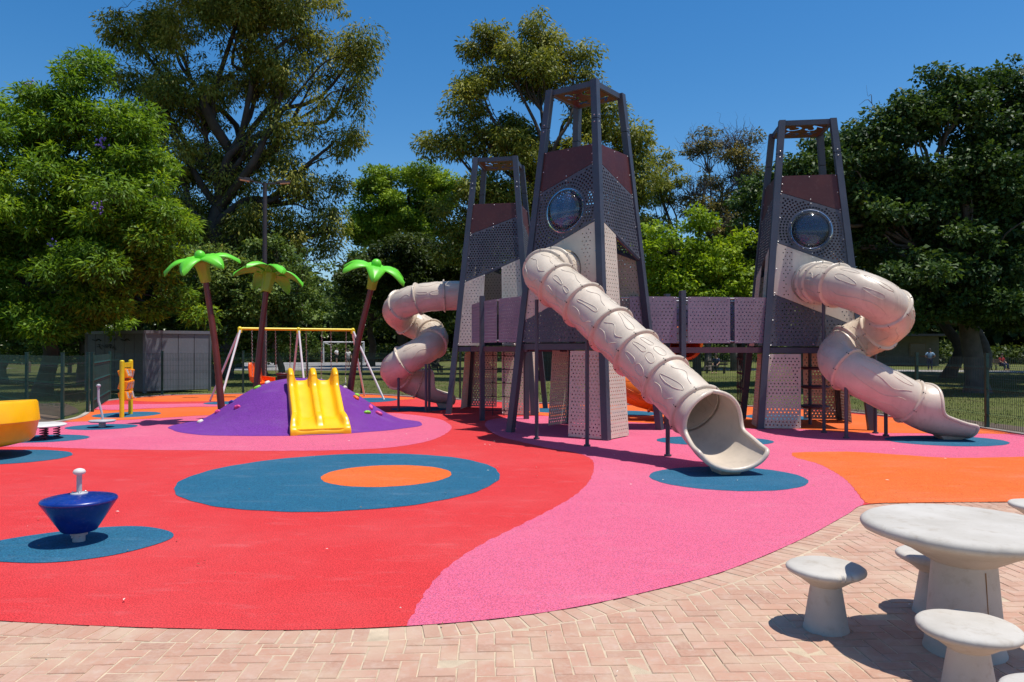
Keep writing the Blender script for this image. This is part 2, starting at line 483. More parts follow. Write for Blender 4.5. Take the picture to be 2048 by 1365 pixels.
FRONT = [(-9.5, 6.6), (-7.0, 5.75), (-4.46, 5.05), (-3.29, 4.82), (-2.6, 4.73), (-1.95, 4.68), (-1.32, 4.66), (-0.64, 4.73), (-0.08, 4.86), (0.43, 5.07), (1.0, 5.41), (1.68, 5.9), (2.63, 6.85), (3.48, 7.84), (3.94, 8.36), (4.65, 8.46), (5.82, 8.52), (7.9, 8.75), (10.0, 10.2)]
RIGHT = [(10.5, 12.4), (10.23, 14.27), (10.18, 14.91), (10.12, 15.72), (10.07, 16.51), (9.92, 17.38), (9.55, 18.7), (8.9, 20.2), (7.6, 21.8)]
FAR = [(5.0, 22.5), (2.5, 22.9), (0.5, 23.4), (-1.6, 24.8), (-3.6, 26.4), (-5.9, 28.0), (-9.0, 28.3), (-11.4, 27.7)]
LEFT = [(-12.66, 27.06), (-13.05, 25.49), (-13.1, 24.2), (-12.5, 22.44), (-11.65, 20.83), (-10.99, 19.44), (-10.6, 18.3), (-10.6, 17.4), (-11.0, 16.5), (-12.2, 15.2), (-12.6, 11.0), (-11.4, 8.0)]
front_s = smooth_poly(FRONT, 8, False)
OUT = smooth_poly(FRONT + RIGHT + FAR + LEFT, 6)
Z0 = 0.0008
surf = sheet('rubber_surface', OUT, Z0, M['red'], kind='structure')
FARPINK = [(-12.1, 21.5), (-12.5, 22.4), (-11.73, 23.03), (-10.44, 23.23), (-9.12, 23.44), (-8.3, 22.9), (-8.66, 22.25), (-9.47, 22.06), (-10.39, 21.52), (-11.12, 21.0)]
ORBAND = [(-10.5, 17.7), (-10.95, 19.3), (-11.6, 20.8), (-10.94, 20.75), (-10.3, 21.34), (-9.39, 21.88), (-8.0, 22.0), (-6.4, 20.6), (-7.57, 19.44), (-8.1, 19.16), (-8.61, 18.62), (-9.52, 17.98)]
FARORANGE = [(-12.4, 24.6), (-12.95, 26.0), (-12.6, 26.95), (-11.4, 27.6), (-9.0, 28.2), (-5.93, 27.9), (-3.7, 26.3), (-3.3, 25.6), (-3.86, 24.76), (-4.92, 23.9), (-6.81, 24.1), (-9.46, 24.31), (-11.14, 24.1)]
PINKA = [(-10.5, 17.2), (-9.7, 14.6), (-10.1, 13.4), (-9.6, 13.2), (-8.41, 13.2), (-7.57, 13.0), (-6.18, 12.8), (-4.79, 12.72), (-3.92, 12.68), (-2.77, 12.8), (-1.98, 13.26), (-1.47, 14.34), (-1.3, 16.1), (-1.5, 17.38), (-1.82, 18.36), (-2.53, 19.4), (-3.58, 20.1), (-5.84, 20.2), (-7.57, 19.38), (-8.1, 19.1), (-8.61, 18.58), (-9.52, 17.9)]
PINKD = [(-0.66, 4.78), (-0.64, 5.1), (-0.6, 5.53), (-0.5, 6.03), (-0.28, 6.65), (0.03, 7.29), (0.41, 8.08), (0.75, 8.9), (1.03, 9.91), (1.21, 11.08), (1.23, 11.82), (1.06, 12.44), (0.62, 13.06), (0.13, 13.96), (-0.24, 14.75), (-0.52, 16.1), (-0.62, 17.3), (-0.47, 18.23), (0.08, 18.88), (0.84, 19.1), (1.56, 18.62), (2.65, 17.62), (4.19, 16.72), (5.22, 16.15), (6.13, 16.05), (6.84, 15.5), (7.69, 15.3), (9.39, 15.2), (10.12, 15.05), (10.2, 14.4), (10.3, 12.9), (9.4, 12.3), (8.18, 11.99), (6.94, 11.88), (6.32, 12.21), (5.66, 12.56), (4.8, 12.5), (4.59, 12.32), (4.5, 11.88), (4.59, 11.17), (4.4, 9.91), (3.97, 8.47)]
ORE = [(3.98, 8.47), (4.4, 9.91), (4.59, 11.17), (4.5, 11.88), (4.59, 12.32), (4.8, 12.5), (5.66, 12.56), (6.32, 12.21), (6.94, 11.88), (8.18, 11.99), (9.4, 12.25), (10.3, 12.6), (10.0, 10.6)]
ORB = [(0.84, 22.9), (1.31, 23.0), (3.38, 22.6), (7.0, 22.0), (8.3, 20.7), (9.3, 18.9), (9.98, 16.6), (10.1, 15.25), (9.39, 15.2), (7.69, 15.3), (6.84, 15.5), (6.13, 16.05), (5.22, 16.15), (4.19, 16.72), (2.65, 17.62), (1.56, 18.62), (0.84, 19.16), (0.4, 20.6)]
def chain_sheet(name, P, z, mat, n=6):
    return sheet(name, trowelled(smooth_poly(P, n * 2)), z, mat, surf)
chain_sheet('pink_zone', PINKA, Z0 + .0018, M['pink'])
chain_sheet('pink_zone', FARPINK, Z0 + .0018, M['pink'])
dP = trowelled(smooth_poly(PINKD, 14, False)); fe = [p for p in front_s if -0.64 < p[0] < 3.93][::-1]
dP = [p for p in dP if not (p[1] < 4.80 and p[0] < 0)]
sheet('pink_zone', dP + [(x + .004, y - .003) for x, y in fe] + [(-0.66, 4.722)], Z0 + .0018, M['pink'], surf)
chain_sheet('orange_zone', ORBAND, Z0 + .0035, M['orange'])
chain_sheet('orange_zone', FARORANGE, Z0 + .0018, M['orange'])
oP = trowelled(smooth_poly(ORE, 14, False)); fe = [p for p in front_s if 3.97 < p[0] < 9.9][::-1]
sheet('orange_zone', oP + [(x, y + .002) for x, y in fe], Z0 + .0035, M['orange'], surf)
chain_sheet('orange_zone', ORB, Z0 + .0035, M['orange'])
for i, a in enumerate([(-2.24, 10.16, 2.12, 2.16), (2.89, 10.06, 1.02, .95), (8.12, 14.04, 1.09, .80), (-9.03, 14.37, .87, .65), (-9.01, 16.48, .72, .62), (-9.99, 19.48, .80, .87),
                       (-4.7, 24.9, .9, 1.1), (-8.95, 23.6, .7, .7), (-2.61, 21.28, .80, .80), (3.25, 19.9, .6, .75), (3.78, 14.04, 1.08, .72), (6.63, 18.78, .75, .8), (1.03, 20.78, .45, .74), (-8.24, 11.95, 1.14, .86)]):
    sheet('blue_disc', disc(*a, seed=i), Z0 + .0050, M['blue'], surf)
sheet('blue_disc', smooth_poly([(-4.62, 6.28), (-4.25, 6.14), (-3.75, 6.10), (-3.35, 6.32), (-3.12, 6.78), (-3.22, 7.10), (-3.62, 7.33), (-4.05, 7.26), (-4.5, 6.95), (-4.72, 6.6)], 8), Z0 + .0050, M['blue'], surf)
sheet('orange_disc', disc(-1.71, 10.25, .87, .87, seed=31), Z0 + .0065, M['orange'], surf)

# kerb round the back of the rubber, bare soil and court beyond
kb = MB()
kp = [Vector((x, y, 0)) for x, y in smooth_poly(RIGHT + FAR + LEFT, 6, False)]
rows = []
fr = frames(kp)
for p, (t, a, b) in zip(kp, fr):
    s = Vector((t.y, -t.x, 0))
    rows.append([p + s * .01 + Vector((0, 0, -.03)), p + s * .01 + Vector((0, 0, .028)), p + s * .13 + Vector((0, 0, .028)), p + s * .13 + Vector((0, 0, -.03))])
kb.grid(rows, smooth=False)
kb.build('kerb', M['kerb'], kind='structure')
sheet('bare_soil', smooth_poly([(-10.3, 16.2), (-11.2, 18.4), (-11.9, 20.6), (-13.4, 22.8), (-14.6, 24.0), (-15.2, 22.0), (-13.6, 19.5), (-13.2, 16.0)], 6), -0.024, M['soil'], kind='structure')
sheet('bare_soil', smooth_poly([(10.2, 13.0), (10.15, 16.5), (9.6, 19.0), (8.0, 21.6), (5.0, 22.6), (0.5, 23.5), (-3.6, 26.6), (-6, 28.2), (-6, 29.4), (-3.0, 27.4), (1, 24.4), (5.5, 23.4), (9.0, 22.3), (10.8, 19.4), (11.4, 16.5), (11.6, 13)], 6), -0.022, M['soil'], kind='structure')
sheet('court', [(-30, 58), (-9.5, 57), (-12, 88), (-33, 88)], -0.018, M['court'], kind='structure')
sheet('path', [(-90, 62), (-42, 58), (-42, 64), (-90, 69)], -0.018, M['path'], kind='structure')
sheet('path', [(16, 58), (60, 46), (60, 51), (16, 63)], -0.018, M['path'], kind='structure')

# ------------------------------------------------------------------ brick pavement
pave = sheet('brick_pavement', [(-13, -3), (13, -3), (13, 12), (9, 12), (-11, 9), (-13, 9)], -0.0068, M['sand'], kind='structure')
FV = [Vector((x, y)) for x, y in front_s]
FA = np.array([(p.x, p.y) for p in FV])
tang = np.gradient(FA, axis=0); tang /= np.linalg.norm(tang, axis=1)[:, None]
nrm = np.stack([tang[:, 1], -tang[:, 0]], 1)          # points out of the rubber, to the bricks
def edge_dist(p):
    d = FA - np.array(p); i = int(np.argmin((d * d).sum(1)))
    return float(np.dot(np.array(p) - FA[i], nrm[i])), i
BW = 0.105; GAP = 0.008; BH = 0.05
def brick_mesh_poly(poly, rg):
    """chamfered slab over a convex polygon (local xy)"""
    cx = sum(p[0] for p in poly) / len(poly); cy = sum(p[1] for p in poly) / len(poly)
    n = len(poly); ch = 0.004
    def ins(q, k):
        d = math.hypot(q[0] - cx, q[1] - cy) or 1
        return (q[0] - (q[0] - cx) / d * k, q[1] - (q[1] - cy) / d * k)
    low = [(p[0], p[1], -BH) for p in poly]; mid = [(p[0], p[1], -0.004) for p in poly]; top = [(*ins(p, ch * 1.4), 0) for p in poly]
    vs = low + mid + top
    fs = [tuple(range(2 * n, 3 * n))]
    for i in range(n):
        j = (i + 1) % n
        fs += [(i, j, n + j, n + i), (n + i, n + j, 2 * n + j, 2 * n + i)]
    return vs, fs
full_poly = [(-BW + GAP / 2, -BW / 2 + GAP / 2), (BW - GAP / 2, -BW / 2 + GAP / 2), (BW - GAP / 2, BW / 2 - GAP / 2), (-BW + GAP / 2, BW / 2 - GAP / 2)]
def mesh_of(vs, fs, name):
    me = bpy.data.meshes.new(name); me.from_pydata(vs, [], fs); me.update(); return me
rg = random.Random(5)
full_me = []
for k in range(5):      # a few worn outlines
    pl = [(x + rg.uniform(-.0022, .0022), y + rg.uniform(-.0022, .0022)) for x, y in full_poly]
    me = mesh_of(*brick_mesh_poly(pl, rg), 'brick'); me.materials.append(M['brick']); full_me.append(me)
bricks = []      # (x, y, rot, poly or None)
ROT = R(2.0); cr_, sr_ = math.cos(ROT), math.sin(ROT)
def clip(poly, p0, n):
    out = []
    for i in range(len(poly)):
        a, b = poly[i], poly[(i + 1) % len(poly)]
        da = (a[0] - p0[0]) * n[0] + (a[1] - p0[1]) * n[1]; db = (b[0] - p0[0]) * n[0] + (b[1] - p0[1]) * n[1]
        if da >= 0: out.append(a)
        if (da >= 0) != (db >= 0):
            t = da / (da - db); out.append((a[0] + (b[0] - a[0]) * t, a[1] + (b[1] - a[1]) * t))
    return out
SOLD = 0.215
for j in range(-10, 110):
    for i in range(-75, 80):
        m = (i - j) % 4
        if m == 0: x, y, rr = (i + 1) * BW, (j + .5) * BW, 0.0
        elif m == 3: x, y, rr = (i + .5) * BW, (j + 1) * BW, math.pi / 2
        else: continue
        X, Y = x * cr_ - y * sr_, x * sr_ + y * cr_ + 1.5
        if abs(X) > 8.2 or Y < 2.2 or Y > 10: continue
        d, k = edge_dist((X, Y))
        if d < SOLD - 0.1: continue
        poly = None
        if d < SOLD + 0.13:
            c0 = (FA[k][0] + nrm[k][0] * SOLD, FA[k][1] + nrm[k][1] * SOLD)
            a = rr + ROT
            wp = [(X + q[0] * math.cos(a) - q[1] * math.sin(a), Y + q[0] * math.sin(a) + q[1] * math.cos(a)) for q in full_poly]
            cp = clip(wp, c0, nrm[k])
            if len(cp) < 3: continue
            area = abs(sum(cp[q][0] * cp[(q + 1) % len(cp)][1] - cp[(q + 1) % len(cp)][0] * cp[q][1] for q in range(len(cp)))) / 2
            if area < 0.0018: continue
            if area < 0.0195: poly = cp
        bricks.append((X, Y, rr + ROT, poly))
# soldier course along the rubber edge
pts3, L = resample([Vector((x, y, 0)) for x, y in front_s], 0.105)
frs = frames(pts3)
for p, (t, a, b) in zip(pts3, frs):
    n = Vector((t.y, -t.x, 0)); c = p + n * (SOLD / 2 - .008)
    if abs(c.x) > 8.2: continue
    bricks.append((c.x, c.y, math.atan2(n.y, n.x) + rg.uniform(-.03, .03), None))
def inview(b):
    x, y = b[0], b[1]
    return 3.75 < y and abs(x) < y * 0.70
bricks.sort(key=lambda b: (not inview(b), b[0] ** 2 + b[1] ** 2))
rest = MB()
for q, (X, Y, rr, poly) in enumerate(bricks):
    z = rg.uniform(-.005, -.0005) - (.0025 if rg.random() < .05 else 0)
    if q < 300:
        if poly is None: me = full_me[q % 5]; loc = (X, Y, z)
        else:
            cx = sum(p[0] for p in poly) / len(poly); cy = sum(p[1] for p in poly) / len(poly)
            me = mesh_of(*brick_mesh_poly([(p[0] - cx, p[1] - cy) for p in poly], rg), 'brick'); me.materials.append(M['brick']); loc = (cx, cy, z); rr = 0
        o = link('brick', me, None, pave); o.location = loc
        o.rotation_euler = (rg.uniform(-.020, .020), rg.uniform(-.012, .012), rr + rg.uniform(-.012, .012))
    else:
        if poly is None:
            a = rr + rg.uniform(-.012, .012)
            poly = [(X + p[0] * math.cos(a) - p[1] * math.sin(a), Y + p[0] * math.sin(a) + p[1] * math.cos(a)) for p in full_poly]
        vs, fs = brick_mesh_poly(poly, rg)
        rest.add([(v[0], v[1], v[2] + z) for v in vs], fs)
rest.build('bricks', M['brick_island'], pave, kind='stuff')

# scraps and fallen leaves lying on the rubber and bricks
lt = MB(); lp = MB()
rg = random.Random(11)
for q in range(120):
    x = rg.uniform(-6, 8); y = rg.uniform(3.9, 15)
    s = rg.uniform(.006, .02) * (1 + y * .03); a = rg.uniform(0, 6.28)
    b = lt if rg.random() < .5 else lp
    z = Z0 + .02
    b.add([(x + s * math.cos(a), y + s * math.sin(a), z), (x - .35 * s * math.sin(a), y + .35 * s * math.cos(a), z + .006), (x - s * math.cos(a), y - s * math.sin(a), z + .002), (x + .35 * s * math.sin(a), y - .35 * s * math.cos(a), z + .003)], [(0, 1, 2, 3)])
tag(lt.build('fallen_leaves', M['litter'], kind='stuff'), 'brown leaf scraps scattered over the rubber and bricks', 'leaf litter')
tag(lp.build('pale_scraps', M['paper'], kind='stuff'), 'pale flecks scattered over the rubber and bricks', 'litter')

# ------------------------------------------------------------------ fence
FH = 1.55
def mesh_panel(root, p, q, h=FH):
    p, q = Vector(p), Vector(q); d = q - p; L = d.length; u = d / L; n = Vector((u.y, -u.x, 0))
    mb = MB(); w = 0.0042
    k = int(L / .052)
    prof = [(.04, 0), (.26, 0), (.30, .022), (.34, 0), (.80, 0), (.84, .022), (.88, 0), (h - .28, 0), (h - .24, .022), (h - .20, 0), (h - .02, 0)]
    for i in range(k + 1):
        c = p + u * (.04 + (L - .08) * i / k)
        vs = []
        for z, o in prof:
            b = c + n * o + Vector((0, 0, z))
            vs += [b - u * w, b + u * w, b + n * w * 1.6]
        fs = []
        for a in range(len(prof) - 1):
            for e in range(3):
                f = (e + 1) % 3
                fs.append((a * 3 + e, a * 3 + f, a * 3 + 3 + f, a * 3 + 3 + e))
        mb.add(vs, fs)
    for z, o in prof:
        a = p + n * o + Vector((0, 0, z)); b = q + n * o + Vector((0, 0, z))
        mb.bar(a, b, .0055)
    z = .57; mb.bar(p + Vector((0, 0, z)), q + Vector((0, 0, z)), .0055)
    z = 1.08; mb.bar(p + Vector((0, 0, z)), q + Vector((0, 0, z)), .0055)
    mb.build('mesh_panel', M['fence'], root, kind='stuff')
def fence(name, label, P):
    root = empty(name, (P[0][0], P[0][1], 0), 0, label, 'fence')
    o = Vector((P[0][0], P[0][1], 0))
    for i, p in enumerate(P):
        a = Vector((p[0], p[1], 0)) - o
        mb = MB(); mb.box(a + Vector((0, 0, FH / 2 + .01)), (.065, .065, FH + .08)); mb.box(a + Vector((0, 0, FH + .06)), (.075, .075, .02))
        for z in (.3, .85, 1.3): mb.box(a + Vector((0, -.04, z)), (.03, .03, .03))
        mb.build('post', M['fence'], root)
        if i + 1 < len(P):
            b = Vector((P[i + 1][0], P[i + 1][1], 0)) - o
            u = (b - a).normalized() * .035
            mesh_panel(root, a + u, b - u)
fence('mesh_fence', 'long green welded mesh fence curving behind the towers and swings',
      [(-11.35, 20.3), (-13.35, 24.9), (-12.75, 27.35), (-10.3, 28.75), (-7.9, 28.95), (-5.7, 28.4), (-3.6, 26.95), (-1.75, 25.3), (0.4, 23.75), (2.8, 23.15), (5.2, 22.85), (7.5, 22.2), (9.15, 20.55), (9.95, 18.45), (10.25, 16.2), (10.5, 13.8), (10.8, 11.4)])
fence('mesh_fence', 'green mesh fence at the far left beside the bare soil and leaning trunk',
      [(-11.3, 20.0), (-11.02, 18.4), (-13.0, 20.1), (-15.0, 21.9), (-17.2, 23.8), (-19.4, 25.6)])

# ------------------------------------------------------------------ perforated plates
def inside(poly, p, margin):
    n = len(poly)
    for i in range(n):
        a, b = poly[i], poly[(i + 1) % n]
        ex, ey = b[0] - a[0], b[1] - a[1]; L = math.hypot(ex, ey)
        if ((p[0] - a[0]) * -ey + (p[1] - a[1]) * ex) / L < margin: return False
    return True       # poly counter-clockwise and convex

def stagger(poly, pitch, margin):
    xs = [p[0] for p in poly]; ys = [p[1] for p in poly]; out = []
    row = pitch * 0.87; j = 0; y = min(ys)
    while y < max(ys):
        x = -3 + (pitch / 2 if j % 2 else 0)
        while x < max(xs):
            if x > min(xs) and inside(poly, (x, y), margin): out.append((x, y))
            x += pitch
        y += row; j += 1
    return out

def plate(poly, holes, r, mapf, thick=0.008, nside=6, loops=()):
    """flat plate with real holes: poly (u,v) ccw, holes centres, extra cut loops; mapf(u,v,w)->Vector"""
    pts = [Vector(p) for p in poly]; edges = [(i, (i + 1) % len(poly)) for i in range(len(poly))]
    for h in holes:
        n0 = len(pts)
        for k in range(nside):
            w = 2 * math.pi * (k + .25) / nside
            pts.append(Vector((h[0] + r * math.cos(w), h[1] + r * math.sin(w))))
        edges += [(n0 + k, n0 + (k + 1) % nside) for k in range(nside)]
    for lp in loops:
        n0 = len(pts); pts += [Vector(p) for p in lp]
        edges += [(n0 + k, n0 + (k + 1) % len(lp)) for k in range(len(lp))]
    vo, eo, fo, *_ = delaunay_2d_cdt(pts, edges, [], 0, 1e-6, False)
    V = np.array([(v[0], v[1]) for v in vo]); F = np.array([f for f in fo if len(f) == 3])
    C = V[F].mean(1)
    keep = np.ones(len(F), bool)
    n = len(poly)
    for i in range(n):
        a, b = poly[i], poly[(i + 1) % n]
        keep &= ((C[:, 0] - a[0]) * -(b[1] - a[1]) + (C[:, 1] - a[1]) * (b[0] - a[0])) > 0
    if len(holes):
        H = np.array(holes)
        for s in range(0, len(C), 4000):
            d = ((C[s:s + 4000, None, :] - H[None]) ** 2).sum(2).min(1)
            keep[s:s + 4000] &= d > (r * .8) ** 2
    for lp in loops:
        Lp = np.array(lp); c = np.zeros(len(C), bool)
        for i in range(len(Lp)):
            a, b = Lp[i], Lp[(i + 1) % len(Lp)]
            cond = (a[1] > C[:, 1]) != (b[1] > C[:, 1])
            with np.errstate(divide='ignore', invalid='ignore'):
                xx = (b[0] - a[0]) * (C[:, 1] - a[1]) / (b[1] - a[1]) + a[0]
            c ^= cond & (C[:, 0] < xx)
        keep &= ~c
    F = F[keep]
    cnt = {}
    for t in F:
        for a, b in ((t[0], t[1]), (t[1], t[2]), (t[2], t[0])): cnt[(a, b)] = 1
    rim = [(a, b) for (a, b) in cnt if (b, a) not in cnt]
    N = len(V)
    vs = [mapf(u, v, thick / 2) for u, v in V] + [mapf(u, v, -thick / 2) for u, v in V]
    fs = [tuple(int(i) for i in t) for t in F] + [tuple(int(i) + N for i in t[::-1]) for t in F] + [(int(b), int(a), int(a) + N, int(b) + N) for a, b in rim]
    return vs, fs

ZT = 7.1
def Rn(z): return 1.6 - 0.84 * z / ZT
def bolt_at(mb, p, n, r=.0145):
    n = Vector(n).normalized(); a = n.orthogonal().normalized(); b = n.cross(a)
    ring = [p + a * (r * math.cos(k * 1.0472)) + b * (r * math.sin(k * 1.0472)) for k in range(6)]
    mb.add(ring + [p + n * .012], [(k, (k + 1) % 6, 6) for k in range(6)])

def swirl(cx, cy, s, rot, kind):
    """cut-out glyph-like loops for the roof plates"""
    if kind == 0:
        pts = [(-.9, -.9), (.9, -.9), (.9, -.6), (-.1, -.62), (.6, .1), (.75, .55), (.35, .95), (-.3, .95), (-.75, .6), (-.5, .4), (-.2, .66), (.2, .66), (.4, .45), (.25, .1), (-.9, -.65)]
    elif kind == 1:
        pts = [(.8, -.55), (.4, -.9), (-.3, -.9), (-.8, -.4), (-.8, .4), (-.3, .9), (.4, .9), (.8, .55), (.5, .38), (.2, .58), (-.2, .55), (-.45, .25), (-.45, -.25), (-.2, -.55), (.2, -.58), (.5, -.38)]
    else:
        pts = [(-.2, -.9), (.2, -.9), (.25, -.2), (.9, -.25), (.9, .1), (.25, .15), (.2, .9), (-.2, .9), (-.25, .15), (-.9, .1), (-.9, -.25), (-.25, -.2)]
    c, s_ = math.cos(rot), math.sin(rot)
    return [(cx + s * (x * c - y * s_), cy + s * (x * s_ + y * c)) for x, y in pts]

def tower(label, cx, cy, a0, vs, faces):
    root = empty('play_tower', (cx, cy, 0), 0, label, 'play tower', 'lighthouse shaped play towers')
    cdir = [Vector((math.cos(R(a0 + 90 * i)), math.sin(R(a0 + 90 * i)), 0)) for i in range(4)]
    bolts = MB()
    for i in range(4):
        d = cdir[i]; e1 = Vector((math.cos(R(a0 + 45)), math.sin(R(a0 + 45)), 0)); e2 = Vector((-e1.y, e1.x, 0))
        mb = MB(); w = .068
        b = [d * Rn(0) + e1 * (x * w) + e2 * (y * w) for x, y in ((-1, -1), (1, -1), (1, 1), (-1, 1))]
        t = [d * Rn(ZT) + e1 * (x * w) + e2 * (y * w) + Vector((0, 0, ZT * vs)) for x, y in ((-1, -1), (1, -1), (1, 1), (-1, 1))]
        mid = [p.lerp(q, .885) for p, q in zip(b, t)]
        mb.add(b + mid, [(0, 3, 2, 1), (0, 1, 5, 4), (1, 2, 6, 5), (2, 3, 7, 6), (3, 0, 4, 7), (4, 5, 6, 7)])
        mid2 = [p.lerp(q, .887) for p, q in zip(b, t)]
        mb.add(mid2 + t, [(0, 3, 2, 1), (0, 1, 5, 4), (1, 2, 6, 5), (2, 3, 7, 6), (3, 0, 4, 7), (4, 5, 6, 7)])
        mb.build('corner_post', M['steel_dark'], root)
        for z in (6.22, 6.36):
            c = d * Rn(z) + Vector((0, 0, z * vs))
            for n in (e1, e2):
                sgn = 1 if n.dot(d) > 0 else -1
                bolt_at(bolts, c + n * sgn * (w + .002), n * sgn, .016)
    for i, ft in enumerate(faces):
        an = R(a0 + 45 + 90 * i); n = Vector((math.cos(an), math.sin(an), 0)); ud = Vector((-n.y, n.x, 0))
        k = .84 / ZT / math.sqrt(2); A0 = 1.6 / math.sqrt(2)
        def mp(u, v, w, n=n, ud=ud): return n * (A0 - k * v / vs + .030 + w) + ud * u + Vector((0, 0, v))
        def U(s, z): return s * (Rn(z) / math.sqrt(2) - .058)
        hi = -1 if i % 2 == 0 else 1                # which end is the high corner
        def zz(zh, zl, s): return zh + (zl - zh) * (s - hi) / (-2 * hi)
        def quad(s0, s1, f0, f1):
            # ccw polygon in (u, v)
            P = [(s0, f0(s0)), (s1, f0(s1)), (s1, f1(s1)), (s0, f1(s0))]
            return [(U(s, z), z * vs) for s, z in P]
        brown_b = lambda s: zz(5.40, 4.93, s) + .006
        top = lambda s: 5.78
        grey_t = lambda s: zz(5.40, 4.93, s) - .006
        grey_b = lambda s: zz(4.23, 3.60, s) + .006
        bei_t = lambda s: zz(4.23, 3.60, s) - .006
        bei_b = lambda s: zz(3.05, 2.30, s) + .006
        dk_t = lambda s: zz(3.05, 2.30, s) - .006
        deckz = lambda s: 1.86
        def put(name, poly, holes, r, mat, loops=(), thick=.008):
            v_, f_ = plate(poly, holes, r, mp, thick, 6, loops)
            mb = MB(); mb.add(v_, f_); o = mb.build(name, mat, root)
            cxp = sum(p[0] for p in poly) / len(poly); cyp = sum(p[1] for p in poly) / len(poly)
            for q in range(len(poly)):
                a, b = poly[q], poly[(q + 1) % len(poly)]
                for p in (a, ((a[0] + b[0]) / 2, (a[1] + b[1]) / 2)):
                    dd = math.hypot(p[0] - cxp, p[1] - cyp)
                    pu, pv = p[0] + (cxp - p[0]) / dd * .04, p[1] + (cyp - p[1]) / dd * .04
                    bolt_at(bolts, mp(pu, pv, thick / 2 + .001), n)
            return o
        put('solid_panel', quad(-1, 1, brown_b, top), [], 0, M['brown_panel'])
        gp = quad(-1, 1, grey_b, grey_t)
        if ft == 'S':
            zc = 4.5 * vs; rd = .41
            holes = []
            for q in range(8):
                rr = rd + .095 + .066 * q; m = int(2 * math.pi * rr / .066)
                for e in range(m):
                    w = 2 * math.pi * e / m
                    if q > 2 and abs(math.sin(w * 2 + .3)) < .12 and q % 2: continue
                    p = (rr * math.cos(w), zc + rr * math.sin(w))
                    if inside(gp, p, .055): holes.append(p)
            loop = [(rd * math.cos(2 * math.pi * e / 36), zc + rd * math.sin(2 * math.pi * e / 36)) for e in range(36)]
            put('perforated_panel', gp, holes, .023, M['grey_panel'], [loop])
            # porthole
            nn = Vector((n.x, n.y, k / vs)).normalized(); up = nn.cross(ud) * -1
            if up.z < 0: up = -up
            c = mp(0, zc, .004)
            MX = Matrix((ud, up, nn)).transposed()
            mb = MB(); mb.lathe([(rd - .012, -.004), (rd - .012, .012), (rd + .045, .012), (rd + .05, .002), (rd + .03, -.004)], 40, c, MX); pr = mb.build('porthole_ring', M['dome'], root)
            mb = MB(); prof = [((rd - .012) * math.cos(q / 9 * math.pi / 2), .24 * math.sin(q / 9 * math.pi / 2) + .012) for q in range(10)]
            prof[-1] = (0.0, prof[-1][1]); mb.lathe(prof, 40, c, MX); mb.build('porthole_dome', M['dome'], root)
            for e in range(8):
                w = 2 * math.pi * (e + .5) / 8
                bolt_at(bolts, c + ud * ((rd + .025) * math.cos(w)) + up * ((rd + .025) * math.sin(w)) + nn * .014, nn)
        else:
            put('perforated_panel', gp, stagger(gp, .072, .045), .0245, M['grey_panel'])
        if ft == 'S':
            bp = quad(-1, 1, bei_b, bei_t); zc = 3.28 * vs; rh = .43
            loop = [(rh * math.cos(2 * math.pi * e / 36), zc + rh * math.sin(2 * math.pi * e / 36)) for e in range(36)]
            holes = [p for p in stagger(bp, .088, .05) if (p[0] * hi > .40 and p[0] * hi < .62) or p[0] * hi < -.58]
            holes = [p for p in holes if math.hypot(p[0], p[1] - zc) > rh + .08]
            put('beige_panel', bp, holes, .0145, M['beige_panel'], [loop])
            dp = quad(-1, 1, deckz, dk_t); put('lower_panel', dp, stagger(dp, .088, .05), .0165, M['grey_panel'])
        elif ft == 'P':
            bp = quad(-1, 1, bei_b, bei_t); put('beige_panel', bp, stagger(bp, .088, .05), .0145, M['beige_panel'])
            dp = quad(-1, 1, deckz, dk_t); put('lower_panel', dp, stagger(dp, .088, .05), .0165, M['grey_panel'])
        else:
            for side in ((hi,) if ft == 'H' else (hi, -hi)):
                s0, s1 = (-1, -.30) if side < 0 else (.30, 1)
                bp = quad(s0, s1, deckz, bei_t); put('side_panel', bp, stagger(bp, .088, .04), .0155, M['beige_panel'])
            # lintel bar along the sloping edge
            mb = MB(); a = mp(U(-.98, bei_t(-1)), bei_t(-.98) * vs, -.03); b = mp(U(.98, bei_t(1)), bei_t(.98) * vs, -.03)
            mb.bar(a, b, .05, .05); mb.build('lintel', M['steel_dark'], root)
        s0, s1 = (-1, -.28) if hi < 0 else (.28, 1)
        lp = quad(s0, s1, lambda s: .02, lambda s: 1.68); put('leg_panel', lp, stagger(lp, .078, .04), .0175, M['beige_panel'])
        mb = MB(); a = mp(U(-1.0, 1.76), 1.76 * vs, -.055); b = mp(U(1.0, 1.76), 1.76 * vs, -.055)
        mb.bar(a, b, .06, .12); mb.build('deck_beam', M['steel_dark'], root)
        mb = MB(); a = mp(U(-1, 7.04), 7.04 * vs, -.055); b = mp(U(1, 7.04), 7.04 * vs, -.055)
        mb.bar(a, b, .06, .11); mb.build('top_beam', M['steel_dark'], root)
    e1 = Vector((math.cos(R(a0 + 45)), math.sin(R(a0 + 45)), 0)); e2 = Vector((-e1.y, e1.x, 0))
    h = Rn(1.82) / math.sqrt(2) - .075
    mb = MB(); v_, f_ = plate([(-h, -h), (h, -h), (h, h), (-h, h)], [], 0, lambda u, v, w: e1 * u + e2 * v + Vector((0, 0, 1.82 * vs + w)), .04); mb.add(v_, f_); mb.build('deck', M['deck'], root)
    h = Rn(7.0) / math.sqrt(2) - .07
    loops = [swirl(-h * .45, -h * .4, .19, .4, 0), swirl(h * .45, -h * .42, .18, -.6, 1), swirl(-h * .42, h * .48, .17, 1.2, 2), swirl(h * .42, h * .45, .19, 2.2, 0)]
